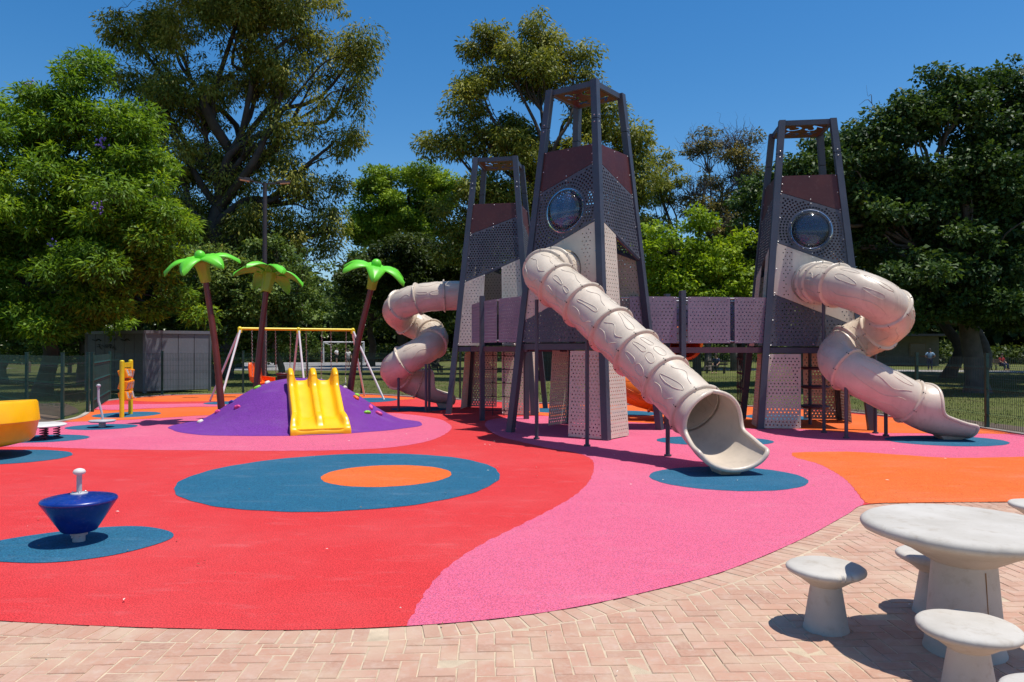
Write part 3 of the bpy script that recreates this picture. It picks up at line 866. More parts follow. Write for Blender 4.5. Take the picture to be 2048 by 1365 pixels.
    mb = MB(); v_, f_ = plate([(-h, -h), (h, -h), (h, h), (-h, h)], [], 0, lambda u, v, w: e1 * u + e2 * v + Vector((0, 0, 6.99 * vs + w)), .008, 6, loops); mb.add(v_, f_); mb.build('roof_plate', M['brown_panel'], root)
    bolts.build('bolts', M['bolt'], root, kind='stuff')
    return root

TC = (1.55, 15.7); TL = (-.35, 20.6); TR = (6.6, 17.07)
tC = tower('tallest central grey and beige perforated tower, one corner towards the viewer', *TC, -82, 1.0, ['H', 'O', 'O', 'S'])
tR = tower('right hand perforated tower with round porthole above its spiral slide', *TR, -143, .955, ['S', 'P', 'O', 'O'])
tL = tower('rearmost left tower without porthole in front, behind the mauve bridge', *TL, -55, .965, ['P', 'P', 'S', 'O'])

# climbing aids inside the tower legs
mb = MB(); mb.tube([(6.75, 17.0, 0), (6.75, 17.0, 1.72)], .04, 10)
cl = empty('disc_climber', (6.75, 17.0, 0), 0, 'dark pole with round step plates under the right tower deck', 'climber')
mb = MB(); mb.tube([(0, 0, 0), (0, 0, 1.70)], .04, 10); mb.build('pole', M['steel_dark'], cl)
for z in (.42, .86, 1.28):
    mb = MB(); mb.lathe([(.04, -.03), (.30, -.03), (.33, 0), (.30, .03), (.04, .03)], 28, (.05, -.12, z)); mb.build('step_plate', M['deck'], cl)
def rope_net(label, loc, rz, w, h, nx, nz):
    r_ = empty('rope_net', loc, rz, label, 'climbing net')
    mb = MB()
    for i in range(nx):
        x = -w / 2 + w * i / (nx - 1); mb.tube([(x, 0, 0), (x * .97, .02, h / 2), (x * .94, 0, h)], .011, 5)
    mb.build('upright_ropes', M['rope'], r_, kind='stuff')
    mb = MB(); mk = MB()
    for j in range(nz):
        z = .15 + (h - .3) * j / (nz - 1)
        mb.tube([(-w / 2 + w * k / 8, .01, z - .025 * math.sin(math.pi * (k / 8 * (nx - 1) % 1))) for k in range(9)], .010, 5)
        for i in range(nx): mk.blob((-w / 2 + w * i / (nx - 1), .01, z), (.025, .025, .03), 6, 4)
    mb.build('cross_ropes', M['rope'], r_, kind='stuff'); mk.build('knots', M['rope'], r_, kind='stuff')
rope_net('dark rope climbing net hanging beneath the left bridge', (-.35, 19.2, 0), R(-15), .9, 1.7, 4, 5)
rope_net('dark rope climbing net on the left side of the right tower', (5.25, 17.25, 0), R(80), .9, 1.65, 4, 5)

# ------------------------------------------------------------------ bridges
def bridge(label, A, B, width, bow, zd, tpost=.36):
    root = empty('bridge', (A[0], A[1], 0), 0, label, 'bridge')
    o = Vector((A[0], A[1], 0)); A, B = Vector((*A, 0)), Vector((*B, 0)); mid = (A + B) / 2 + Vector((*bow, 0))
    def cur(t): return A * (1 - t) ** 2 + mid * 2 * t * (1 - t) + B * t * t
    def side(t, s):
        d = (cur(min(1, t + .01)) - cur(max(0, t - .01))).normalized(); return cur(t) + Vector((-d.y, d.x, 0)) * s * width / 2
    rows = []
    fl = MB(o)
    for z in (zd - .03, zd + .01):
        pass
    T = [i / 12 for i in range(13)]
    rows = [[side(t, -1) + Vector((0, 0, zd)), side(t, 1) + Vector((0, 0, zd)), side(t, 1) + Vector((0, 0, zd - .04)), side(t, -1) + Vector((0, 0, zd - .04))] for t in T]
    fl.grid(rows, smooth=False, closed=True); fl.build('floor', M['deck'], root)
    bolts = MB(o)
    for s in (-1, 1):
        mb = MB(o)
        for a, b in zip(T, T[1:]): mb.bar(side(a, s * 1.03) + Vector((0, 0, zd - .05)), side(b, s * 1.03) + Vector((0, 0, zd - .05)), .05, .12)
        mb.build('side_beam', M['deck'], root)
        for z in (zd + .14, zd + 1.06):
            mb = MB(o); mb.tube([side(t, s * .97) + Vector((0, 0, z)) for t in T], .019, 8); mb.build('rail', M['grey_steel'], root)
        p = side(tpost, s * 1.08)
        mb = MB(o); mb.box(p + Vector((0, 0, (zd + 1.22) / 2)), (.11, .11, zd + 1.22), Matrix.Rotation(.3, 3, 'Z')); mb.build('post', M['steel_dark'], root)
        for t0, t1 in ((.05, tpost - .035), (tpost + .035, .66), (.69, .95)):
            a, b = side(t0, s * 1.05), side(t1, s * 1.05); u = (b - a); W = u.length; u /= W; n = Vector((u.y, -u.x, 0)) * (-1 if s > 0 else 1)
            if n.dot((a + b) / 2 - cur((t0 + t1) / 2)) < 0: n = -n
            z0 = zd + .10
            if n.dot(Vector((u.y, -u.x, 0))) > 0: f = lambda x, y, w, a=a, u=u, n=n: a + u * x + n * w + Vector((0, 0, z0 + y))
            else: f = lambda x, y, w, a=b, u=-u, n=n: a + u * x + n * w + Vector((0, 0, z0 + y))
            H = .99; poly = [(0, 0), (W, 0), (W, H), (0, H)]
            mb = MB(o); v_, f_ = plate(poly, stagger(poly, .085, .05), .017, f, .01); mb.add(v_, f_); mb.build('rail_panel', M['mauve_panel'], root)
            for x in (.05, W / 2, W - .05):
                for y in (.03, H - .03): bolt_at(bolts, f(x, y, .007), n)
    bolts.build('bolts', M['bolt'], root, kind='stuff')
bridge('mauve perforated bridge between the left and the central tower', (-.52, 19.63), (.77, 16.29), 1.04, (-.42, -.2), 1.76, .42)
bridge('mauve perforated bridge between the central and the right tower', (2.28, 16.38), (5.75, 16.85), .95, (.1, -.12), 1.74)

# ------------------------------------------------------------------ tube slides
def wavy_ridges(mb, pts, fr, r, s0, s1, step, seed):
    """raised bark lines moulded into the plastic, along a stretch of tube"""
    rg = random.Random(seed); n = len(pts)
    def at(s, ph, h):
        x = min(max(s / step, 0), n - 1.001); i = int(x); f = x - i
        p = pts[i].lerp(pts[i + 1], f); t, a, b = fr[i]
        return p + (a * math.cos(ph) + b * math.sin(ph)) * (r + h)
    m = 11; L = s1 - s0
    for k in range(m):
        ph = 2 * math.pi * (k + rg.uniform(-.15, .15)) / m
        kind = rg.random(); sa = s0 + L * rg.uniform(.10, .22); sb = s1 - L * rg.uniform(.10, .22)
        w = rg.uniform(.085, .14)
        if kind < .42:      # long drop-shaped loop
            if rg.random() < .5: mid = sa + (sb - sa) * rg.uniform(.42, .6); rng = [(sa, mid - L * .03), (mid + L * .03, sb)]
            else: rng = [(sa, sb)]
            for a_, b_ in rng:
                lp = []
                for q in range(22):
                    w_ = 2 * math.pi * q / 22
                    ee = abs(math.cos(w_)) ** .6 * (1 if math.cos(w_) > 0 else -1)
                    s = (a_ + b_) / 2 + (b_ - a_) / 2 * ee
                    lp.append(at(s, ph + w * (math.sin(w_)) * (1 + .35 * math.sin(s * 9)) + .10 * math.sin(s * 5 + k), .0))
                mb.tube(lp, .0068, 5, closed=True)
        else:
            lp = [at(sa + (sb - sa) * q / 24, ph + .13 * math.sin(q * .27 + k) + .03 * math.sin(q * .5), .0) for q in range(25)]
            mb.tube(lp, [.003] + [.0072] * 23 + [.003], 5)

def smoothstep(a, b, x):
    t = min(1, max(0, (x - a) / (b - a))); return t * t * (3 - 2 * t)

def tube_slide(label, ctrl, rings, posts, mat, r=.40, chute=True, group=None, seed=1, base=None, exit_len=1.25, foot=True, turn=0.0):
    P = catmull(ctrl, 16); step = .06
    pts, L = resample(P, step); step = L / (len(pts) - 1); fr = frames(pts)
    base = base or (pts[-1].x, pts[-1].y, 0)
    root = empty('tube_slide', base, 0, label, 'slide', group)
    o = Vector(base)
    marks = [0.0] + [x * L for x in rings] + [L]
    NS = 40
    for q, (s0, s1) in enumerate(zip(marks, marks[1:])):
        i0, i1 = int(round(s0 / step)), int(round(s1 / step))
        if i1 - i0 < 1: continue
        mb = MB(o)
        rows = []
        for i in range(i0, i1 + 1):
            t, a, b = fr[i]; e = min(i - i0, i1 - i) * step
            rr = r * (1 + .012 * math.exp(-e / .05))
            rows.append([pts[i] + a * (rr * math.cos(2 * math.pi * k / NS)) + b * (rr * math.sin(2 * math.pi * k / NS)) for k in range(NS)])
        mb.grid(rows, True, True)
        sec = mb.build('tube_section', mat, root)
        if s1 - s0 > .45:
            mb = MB(o); wavy_ridges(mb, pts, fr, r, s0, s1, step, seed * 31 + q); mb.build('bark_relief', mat, sec, kind='stuff')
    for x in [0.0] + list(rings) + [1.0]:
        i = min(len(pts) - 1, int(round(x * L / step))); t, a, b = fr[i]
        mb = MB(o); h = .022
        prof = [(r * .985, -h * 1.6), (r + .035, -h), (r + .058, -h * .5), (r + .058, -.002), (r + .050, 0), (r + .058, .002), (r + .058, h * .5), (r + .035, h), (r * .985, h * 1.6)]
        rows = [[pts[i] + t * z + a * (q_ * math.cos(2 * math.pi * k / 44)) + b * (q_ * math.sin(2 * math.pi * k / 44)) for k in range(44)] for q_, z in prof]
        mb.grid(rows, True, True); fl = mb.build('flange', mat, root)
        mb = MB(o)
        for k in range(7):
            w = 2 * math.pi * (k + .3) / 7; c = pts[i] + (a * math.cos(w) + b * math.sin(w)) * (r + .048)
            mb.tube([c - t * .028, c + t * .028], .010, 6)
        mb.build('flange_bolts', M['black_bolt'], fl, kind='stuff')
    if chute:
        t0 = fr[-1][0]; h = Vector((t0.x, t0.y, 0)).normalized(); pit = math.asin(max(-1, min(1, t0.z))); B = Vector((h.y, -h.x, 0))
        # centre line bends from the tube's pitch to level
        m = 26; c = pts[-1].copy(); rows = []; el = []; er = []
        zend = .17
        NP = 33
        h0 = math.atan2(h.y, h.x)
        for q in range(m + 1):
            u = q / m
            ha = h0 + turn * smoothstep(0, .8, u); h = Vector((math.cos(ha), math.sin(ha), 0)); B = Vector((h.y, -h.x, 0))
            ang = pit * (1 - smoothstep(.1, .95, u))
            tt = h * math.cos(ang) + Vector((0, 0, math.sin(ang))); N = Vector((0, 0, math.cos(ang))) - h * math.sin(ang)
            al = math.pi - (math.pi - 1.36) * smoothstep(.10, .46, u) - .06 * smoothstep(.6, 1, u)
            rr = r * (1 + .17 * smoothstep(0, .35, u)); wd = 1 + .10 * smoothstep(.3, .95, u); lowlift = .10 * smoothstep(.75, 1, u)
            row = []
            for k in range(NP):
                ph = -al + 2 * al * k / (NP - 1)
                y = -math.cos(ph) * rr
                if u > .4: y = -rr + (y + rr) * (1 - .25 * smoothstep(.4, 1, u))
                row.append(c + B * (math.sin(ph) * rr * wd) + N * (y + (rr - r)))
            rows.append(row); el.append(row[0]); er.append(row[-1])
            if q < m: c = c + tt * (exit_len / m)
        mb = MB(o); mb.grid(rows, True)
        thick = .018
        out = []
        for q, row in enumerate(rows):
            out.append([p + ((p - sum(row, Vector()) / NP) * .0) for p in row])
        ch = mb.build('exit_chute', mat, root)
        md = ch.modifiers.new('solid', 'SOLIDIFY'); md.thickness = thick; md.offset = 0
        mb = MB(o)
        j0 = int(m * .12)
        edge = el[j0:][::1]; front = rows[-1]; edge2 = er[j0:][::-1]
        loop = edge + front[1:-1] + edge2
        loop, _ = resample(loop, .05)
        for _ in range(2): loop = [loop[0]] + [(loop[k - 1] + loop[k] * 2 + loop[k + 1]) / 4 for k in range(1, len(loop) - 1)] + [loop[-1]]
        mb.tube(loop, .034, 10); mb.build('rim', mat, root)
        if foot:
            fb = rows[int(m * .80)][NP // 2]; mb = MB(o); ro = Matrix.Rotation(math.atan2(h.y, h.x), 3, 'Z')
            zz = fb.z
            vs = [ro @ Vector(p) for p in ((-.16, -.13, 0), (.16, -.13, 0), (.16, .13, 0), (-.16, .13, 0), (-.24, -.17, zz + .03), (.22, -.17, zz + .0), (.22, .17, zz + .0), (-.24, .17, zz + .03))]
            vs = [p + Vector((fb.x, fb.y, 0)) for p in vs]
            mb.add(vs, [(0, 3, 2, 1), (4, 5, 6, 7), (0, 1, 5, 4), (1, 2, 6, 5), (2, 3, 7, 6), (3, 0, 4, 7)])
            mb.build('foot', mat, root)
    for (x, y, zt) in posts:
        mb = MB(o); mb.tube([(x, y, 0), (x, y, zt)], .036, 10); mb.tube([(x, y, Z0), (x, y, Z0 + .03)], .06, 10); mb.build('support_post', M['steel_dark'], root)
    return root

tube_slide('straight beige tube slide from the central tower, its open mouth nearest the viewer',
           [(1.10, 15.10, 3.28), (.78, 14.66, 3.26), (.62, 14.28, 3.14), (.86, 13.90, 2.90), (1.33, 13.30, 2.45), (2.05, 12.28, 1.64), (2.60, 11.44, 1.01), (2.74, 11.18, .82)],
           [.085, .15, .275, .425, .575, .715, .855], [(.47, 14.30, 2.66), (1.33, 13.28, 2.02), (2.50, 12.05, .95)], M['slide'], seed=3, exit_len=1.12, turn=-.32)
tube_slide('spiral beige tube slide winding down beside the right tower',
           [(6.50, 16.25, 3.12), (6.45, 15.75, 3.10), (6.47, 15.15, 3.02), (6.72, 14.58, 2.84), (7.10, 14.36, 2.60), (7.40, 14.62, 2.32), (7.30, 15.12, 2.05), (6.95, 15.36, 1.83), (6.62, 15.18, 1.60), (6.52, 14.78, 1.38), (6.78, 14.46, 1.16), (7.20, 14.36, .92), (7.58, 14.34, .72)],
           [.06, .12, .20, .40, .52, .63, .80], [(6.38, 15.35, 2.68), (6.42, 14.42, .98), (7.37, 14.8, .55), (7.38, 15.25, 1.7)], M['slide'], seed=5, exit_len=1.08)
tube_slide('rear beige spiral tube slide left of the rearmost tower',
           [(-1.15, 20.72, 3.18), (-1.75, 20.68, 3.17), (-2.4, 20.66, 3.12), (-2.98, 20.85, 2.98), (-3.28, 21.32, 2.76), (-3.02, 21.80, 2.50), (-2.52, 21.78, 2.24), (-2.2, 21.26, 1.97), (-2.42, 20.70, 1.68), (-2.95, 20.56, 1.38), (-3.28, 20.95, 1.10), (-3.05, 21.40, .88), (-2.66, 21.50, .72)],
           [.10, .20, .28, .42, .54, .64, .78, .90], [(-3.1, 20.5, .95), (-2.32, 20.25, 1.3), (-2.25, 20.4, 1.3)], M['slide'], seed=8, exit_len=1.0)
tube_slide('small bright orange tube slide glimpsed behind the central tower',
           [(4.05, 17.55, 1.86), (4.05, 18.05, 1.80), (3.85, 18.7, 1.62), (3.4, 19.05, 1.38), (2.95, 18.95, 1.12), (2.72, 18.55, .90), (2.95, 18.15, .72), (3.4, 18.1, .58)],
           [.2, .42, .62, .8], [(2.75, 18.2, .5)], M['slide_orange'], r=.36, seed=9, exit_len=.8, foot=False)

# ------------------------------------------------------------------ purple mound
MC = Vector((-4.85, 17.1))
def mound_R(w):
    # radius of the skirt by angle (0 = +x)
    key = [(-180, 2.75), (-165, 2.75), (-150, 2.62), (-125, 2.55), (-100, 2.35), (-90, 2.32), (-70, 2.35), (-45, 2.45), (-25, 2.65), (-8, 2.85), (8, 2.75), (30, 2.4), (60, 2.3), (90, 2.4), (120, 2.4), (150, 2.5), (180, 2.75)]
    d = math.degrees(w); d = (d + 180) % 360 - 180
    for (a, ra), (b, rb) in zip(key, key[1:]):
        if a <= d <= b:
            t = (d - a) / (b - a); t = t * t * (3 - 2 * t); return ra + (rb - ra) * t
    return 2.5
def mound_h(x, y):
    dx, dy = x - MC.x, y - MC.y; w = math.atan2(dy, dx); q = math.hypot(dx, dy) / mound_R(w)
    if q >= 1: return 0.0
    f = .5 * (1 + math.cos(math.pi * min(1, q ** 1.25)))
    f = f ** 1.22 * (1 + .05 * math.sin(3 * w + 1) * q)
    return 1.03 * f
mound = empty('play_mound', (MC.x, MC.y, 0), 0, 'purple rubber covered mound carrying the yellow double slide', 'mound')
mb = MB((MC.x, MC.y, 0)); rows = []
for i in range(29):
    q = 1.0 - i / 28.0
    row = []
    for k in range(96):
        w = 2 * math.pi * k / 96; rr = mound_R(w) * q
        x, y = MC.x + rr * math.cos(w), MC.y + rr * math.sin(w)
        row.append(Vector((x, y, mound_h(x, y) + (Z0 + .02 if i else Z0 + .006) + .012 * math.sin(x * 3.1 + 1) * math.sin(y * 2.7) * (1 - q) * q * 4)))
    rows.append(row)
mb.grid(rows, True, True); mb.build('rubber_skin', M['purple'], mound)
# climbing holds bolted into the mound
for q, (x, y, c) in enumerate([(-5.87, 16.04, 'pink'), (-5.67, 16.71, 'green'), (-5.5, 16.9, 'white'), (-6.2, 16.6, 'blue'), (-6.75, 16.25, 'white'), (-6.45, 16.45, 'pink'), (-3.49, 16.79, 'orange'), (-3.18, 16.5, 'green'), (-3.16, 16.77, 'pink'), (-2.96, 16.7, 'pink'), (-3.81, 17.09, 'white'), (-3.51, 16.99, 'green')]):
    z = mound_h(x, y) + Z0 + .02
    n = Vector((mound_h(x - .05, y) - mound_h(x + .05, y), mound_h(x, y - .05) - mound_h(x, y + .05), .1)).normalized()
    MX = n.to_track_quat('Z', 'Y').to_matrix() @ Matrix.Rotation(q * 1.3, 3, 'Z')
    mt = M['orange_plastic'] if c == 'orange' else M['hold_' + c]
    mb = MB((MC.x, MC.y, 0))
    prof = [(.085, -.02), (.088, .02), (.07, .05), (.04, .062), (.018, .05), (0, .03)]
    vs = []
    for r_, zz_ in prof:
        for k in range(14):
            w = 2 * math.pi * k / 14; s = 1 + .22 * math.sin(2 * w + q) + .1 * math.sin(3 * w)
            vs.append(MX @ Vector((r_ * s * .85 * math.cos(w), r_ * s * .55 * math.sin(w), zz_ * .8)) + Vector((x, y, z)))
    mb.add(vs, [(i * 14 + k, i * 14 + (k + 1) % 14, (i + 1) * 14 + (k + 1) % 14, (i + 1) * 14 + k) for i in range(len(prof) - 1) for k in range(14)], True)
    mb.build('climbing_hold', mt, mound)

# ------------------------------------------------------------------ yellow double slide
ds = empty('double_slide', (-3.84, 15.1, 0), 0, 'yellow plastic double slide lying down the front of the purple mound', 'slide')
A = Vector((-4.42, 16.62, 1.02)); Bp = Vector((-3.84, 15.08, .10))
hd = Vector((Bp.x - A.x, Bp.y - A.y, 0)); HL = hd.length; hd.normalize(); sd = Vector((-hd.y, hd.x, 0)); sd = sd if sd.x > 0 else -sd
def bed(u):
    # u 0..1 along; returns point, handles run-out
    z = 1.02 - .92 * (1.10 * u if u < .72 else 1.10 * .72 + (1 - 1.10 * .72) * smoothstep(.72, 1.06, u) * 1.0)
    if u < .08: z = 1.02 - .92 * 1.1 * u * u / .08
    return A + hd * (HL * u) + Vector((0, 0, max(.10, z) - A.z))
def slide_row(u):
    p = bed(u); p2 = bed(min(1, u + .01)); p1 = bed(max(0, u - .01)); t = (p2 - p1).normalized(); N = sd.cross(t); N = N if N.z > 0 else -N
    hr = .14 + .15 * (1 - smoothstep(.06, .22, u)) - .09 * smoothstep(.86, 1, u)
    hw = .535 + .055 * smoothstep(.68, .98, u) * 1
    mid = hr * (1 - .65 * smoothstep(.80, .97, u)); out = hr
    rw = .062
    X = [(-hw, -.13), (-hw - .01, 0), (-hw, out * .8), (-hw + .02, out), (-hw + rw, out * 1.01), (-hw + 2 * rw - .005, out * .96), (-hw + 2 * rw + .012, out * .5), (-hw + 2 * rw + .05, .02), (-hw + .20, 0),
         (-.20, 0), (-.10, .015), (-.075, mid * .5), (-.066, mid * .93), (-.03, mid), (.03, mid), (.066, mid * .93), (.075, mid * .5), (.10, .015), (.20, 0),
         (hw - .20, 0), (hw - 2 * rw - .05, .02), (hw - 2 * rw - .012, out * .5), (hw - 2 * rw + .005, out * .96), (hw - rw, out * 1.01), (hw - .02, out), (hw, out * .8), (hw + .01, 0), (hw, -.13)]
    return [p + sd * x + N * y for x, y in X]
rows = [slide_row(i / 40) for i in range(41)]
# rounded nose at the bottom, rounded rail ends at the top
last = rows[-1]
rows.append([p + hd * .045 + Vector((0, 0, -.02 * (p.z > .1))) for p in last])
rows.append([Vector((p.x, p.y, p.z * .55)) + hd * .075 for p in last])
rows.append([Vector((p.x, p.y, .006)) + hd * .07 for p in last])
def cap(row, back, k):
    out = []
    for p in row:
        up = max(0.0, p.z - A.z - .02); out.append(p - hd * back - Vector((0, 0, up * (1 - k) + .02)))
    return out
first = rows[0]
rows = [cap(first, .075, .25), cap(first, .070, .75), cap(first, .045, .95)] + rows
mb = MB((-3.84, 15.1, 0)); mb.grid(rows, True); body = mb.build('slide_body', M['yellow_plastic'], ds)
body.data.materials[0] = M['yellow_plastic']
sb_ = body.modifiers.new('sub', 'SUBSURF'); sb_.levels = 1; sb_.render_levels = 1
mb = MB((-3.84, 15.1, 0)); c = bed(.97); MXs = Matrix((sd, hd, Vector((0, 0, 1)))).transposed()
mb.box(c + Vector((0, 0, -.06)), (.92, .22, .10), MXs); mb.build('foot', M['yellow_plastic'], ds)

# ------------------------------------------------------------------ plastic palms
def palm(label, base, top, tilt, spin, s=1.07):
    b, t = Vector(base), Vector(top)
    root = empty('plastic_palm', base, 0, label, 'play palm', 'plastic palms round the mound')
    mid = (b + t) / 2 + Vector((-(t.x - b.x) * .10, 0, 0))
    pth = catmull([b + Vector((0, 0, -.1)), mid, t], 8)
    mb = MB(base); mb.tube(pth, [.085 - .02 * i / (len(pth) - 1) for i in range(len(pth))], 14); mb.build('trunk', M['palm_trunk'], root)
    MX = Matrix.Rotation(tilt[1], 3, 'Y') @ Matrix.Rotation(tilt[0], 3, 'X') @ Matrix.Rotation(spin, 3, 'Z')
    def tr(v): return MX @ (Vector(v) * s) + t
    mb = MB(base); prof = [(.09, -.08), (.108, -.06), (.112, .05), (.125, .2), (.155, .34), (.17, .40), (.10, .43)]
    vs = []
    n = 24
    for r_, z in prof:
        for k in range(n):
            w = 2 * math.pi * k / n; q = r_ * (1 + .07 * math.cos(6 * w))
            vs.append(tr((q * math.cos(w), q * math.sin(w), z)))
    mb.add(vs, [(i * n + k, i * n + (k + 1) % n, (i + 1) * n + (k + 1) % n, (i + 1) * n + k) for i in range(len(prof) - 1) for k in range(n)], True)
    mb.build('crown_cup', M['cup_green'], root)
    for k in range(6):
        w = 2 * math.pi * k / 6; d = Vector((math.cos(w), math.sin(w), 0)); sdv = Vector((-d.y, d.x, 0))
        m = 14; up = []; dn = []
        for i in range(m + 1):
            u = i / m
            x = .08 + .70 * u; z = .40 + .34 * math.sin(min(1, u * 1.15) * 1.9) * .42 - .27 * u ** 2.4
            wd = .035 + .185 * math.sin(math.pi * min(1, .12 + u * .88) ** .85) ** .8
            wd = max(wd, .012) if u < .99 else .012
            row = []; row2 = []
            for j in range(9):
                v = -1 + j / 4
                cz = -.075 * v * v * (.4 + .6 * u) + (-.014 if abs(v) < .05 else 0) * math.sin(math.pi * u)
                row.append(tr(d * x + sdv * (wd * v) + Vector((0, 0, z + cz + .018 * (1 - v * v)))))
                row2.append(tr(d * (x) + sdv * (wd * v * .97) + Vector((0, 0, z + cz - .018 * (1 - v * v) - .012))))
            up.append(row); dn.append(row2)
        mb = MB(base); mb.grid([r_ + q[::-1] for r_, q in zip(up, dn)], True, True)
        e = up[-1] + dn[-1][::-1]; mb.add(e, [tuple(range(len(e)))], False)
        mb.build('leaf', M['green_plastic'], root)
    mb = MB(base); mb.blob(tr((0, 0, .50)), (.115 * s, .115 * s, .12 * s), 16, 10); mb.build('hub', M['green_plastic'], root)
palm('leftmost plastic palm, standing on the lower left slope of the purple mound', (-6.72, 17.45, .05), (-7.10, 17.35, 3.34), (R(14), R(-8)), .35)
palm('middle plastic palm behind the purple mound, crown tipped away, beside the lamp post', (-6.25, 18.2, .05), (-5.98, 18.25, 3.16), (R(-17), R(6)), .15)
palm('rightmost plastic palm, leaning right beside the rear spiral slide', (-3.98, 18.0, .10), (-3.36, 17.95, 3.22), (R(10), R(14)), .75)

# ------------------------------------------------------------------ swing
E0 = Vector((-8.62, 23.75, 0)); E1 = Vector((-5.42, 25.55, 0)); SU = (E1 - E0).normalized(); SN = Vector((SU.y, -SU.x, 0)); BZ = 2.34
sw = empty('swing_set', (E0.x, E0.y, 0), 0, 'yellow beam swing set on white slanted legs behind the mound', 'swing')
o = (E0.x, E0.y, 0)
mb = MB(o); mb.tube([E0 + Vector((0, 0, BZ)), E1 + Vector((0, 0, BZ))], .045, 12); mb.build('beam', M['yellow_paint'], sw)
for f, sp in ((0, 1), (.5, .5), (1, -1)):
    c = E0.lerp(E1, f)
    mb = MB(o); mb.blob(c + Vector((0, 0, BZ)), (.07, .07, .07), 12, 8); mb.box(c + Vector((0, 0, BZ - .07)), (.12, .12, .12), Matrix.Rotation(math.atan2(SU.y, SU.x), 3, 'Z')); mb.build('bracket', M['yellow_paint'], sw)
    off = SU * (-.75 if f == 0 else (.75 if f == 1 else 0))
    for s in (-1, 1):
        mb = MB(o); mb.tube([c + SN * (s * .06) + Vector((0, 0, BZ - .06)), c + SN * (s * 1.02) + off + Vector((0, 0, 0))], .034, 10); mb.build('leg', M['white_steel'], sw)
def chain(mb, a, b):
    a, b = Vector(a), Vector(b); L = (b - a).length; n = int(L / .05); t = (b - a) / n
    for i in range(n):
        p = a + t * i; s = SU if i % 2 else SN
        mb.tube([p + s * .011, p + t * .6 + s * .016, p + t + s * .008, p + t * .9 - s * .011, p + t * .4 - s * .016], .0055, 4, False)
def swing_seat(name, label, f, w, zs, build):
    c = E0.lerp(E1, f); root = empty(name, (c.x, c.y, zs), math.atan2(SU.y, SU.x), label, 'swing', 'swings hanging from the yellow beam')
    oo = (0, 0, 0)
    for s in (-1, 1):
        mb = MB(); a = Vector((s * w * 1.1, 0, BZ - zs - .05)); b = Vector((s * w, 0, .32)); L = (a - b).length; n = int(L / .055); t = (b - a) / n
        for i in range(n):
            p = a + t * i; q = Vector((1, 0, 0)) if i % 2 else Vector((0, 1, 0))
            mb.tube([p + q * .013, p + t * .5 + q * .017, p + t + q * .010, p + t * .9 - q * .013, p + t * .4 - q * .017], .007, 4, False)
        mb.build('chain', M['chain'], root)
    build(root, w)
def chair_seat(root, w):
    root.rotation_euler = (0, 0, R(-120))
    mb = MB(); rows = []
    for i in range(15):
        u = i / 14
        y, z = (.20 - .10 * u * 2, .80 - 1.0 * u) if u < .55 else (.09 - .62 * (u - .55) / .45, .25 - .10 * math.sin((u - .55) / .45 * 2.6))
        y = -y
        wd = .25 - .05 * (u < .15) * (1 - u / .15)
        rows.append([Vector((wd * v, y - .04 * (1 - v * v), z)) for v in (-1, -.6, 0, .6, 1)])
    mb.grid(rows, True); ob = mb.build('shell', M['orange_plastic'], root); md = ob.modifiers.new('s', 'SOLIDIFY'); md.thickness = .04
    for s in (-1, 1):
        mb = MB(); mb.bar((s * .25, -.10, .30), (s * .27, .42, .26), .06, .13); mb.build('arm', M['orange_plastic'], root)
    mb = MB(); mb.bar((-.1, .50, .10), (-.1, .58, -.25), .12, .04); mb.bar((.1, .50, .10), (.1, .58, -.25), .12, .04); mb.build('leg_rest', M['orange_plastic'], root)
def bucket_seat(root, w):
    mb = MB(); prof = [(.16, 0), (.18, .08), (.19, .22)]
    mb.lathe(prof, 18); ob = mb.build('shell', M['black_bolt'], root)
    mb = MB(); mb.tube([Vector((.2 * math.cos(k / 16 * 6.283), .2 * math.sin(k / 16 * 6.283), .27)) for k in range(16)], .03, 8, closed=True); mb.build('rim', M['spring'], root)
def flat_seat(root, w):
    mb = MB(); rows = [[Vector((-w + 2 * w * k / 8, y, .05 + .06 * (abs(k - 4) / 4) ** 2)) for k in range(9)] for y in (-.09, .09)]
    mb.grid(rows, True); ob = mb.build('seat', M['black_bolt'], root); md = ob.modifiers.new('s', 'SOLIDIFY'); md.thickness = .03
    mb = MB()
    for s in (-1, 1): mb.tube([(s * w, -.06, .10), (s * w, 0, .32), (s * w, .06, .10)], .01, 5)
    mb.build('hanger', M['chain'], root)
swing_seat('chair_swing', 'orange high backed chair swing seat at the left end of the beam', .16, .26, .46, chair_seat)
swing_seat('bucket_swing', 'dark bucket swing seat second from the left on the beam', .365, .22, .62, bucket_seat)
swing_seat('flat_swing', 'dark flat swing seat hidden behind the yellow slide', .64, .24, .42, flat_seat)
swing_seat('flat_swing', 'dark flat swing seat at the right end of the beam', .865, .24, .42, flat_seat)

# ------------------------------------------------------------------ spinners, springer, bowl, play panel
r_ = empty('cone_spinner', (-3.90, 6.77, 0), 0, 'blue cone shaped spinner seat with grey pole in the foreground', 'spinner')
mb = MB(); mb.lathe([(.052, Z0), (.052, .16)], 20); mb.lathe([(.07, .065), (.07, .085)], 20); mb.build('pedestal', M['grey_steel'], r_)
mb = MB(); mb.lathe([(.05, .098), (.135, .100), (.147, .108), (.30, .352), (.312, .368), (.312, .380), (.303, .392), (.27, .402), (.12, .430), (.03, .437)], 64); mb.build('cone', M['blue_plastic'], r_, sharp=50)
mb = MB(); mb.lathe([(.07, .432), (.07, .442), (.03, .446)], 24); mb.tube([(0, 0, .43), (0, 0, .62)], .022, 14)
pole = mb.build('pole', M['grey_steel'], r_)
mb = MB(); mb.lathe([(.02, .600), (.047, .612), (.053, .628), (.042, .648), (.02, .658), (.001, .661)], 24); mb.build('knob', M['pale_plastic'], r_)
mb = MB()
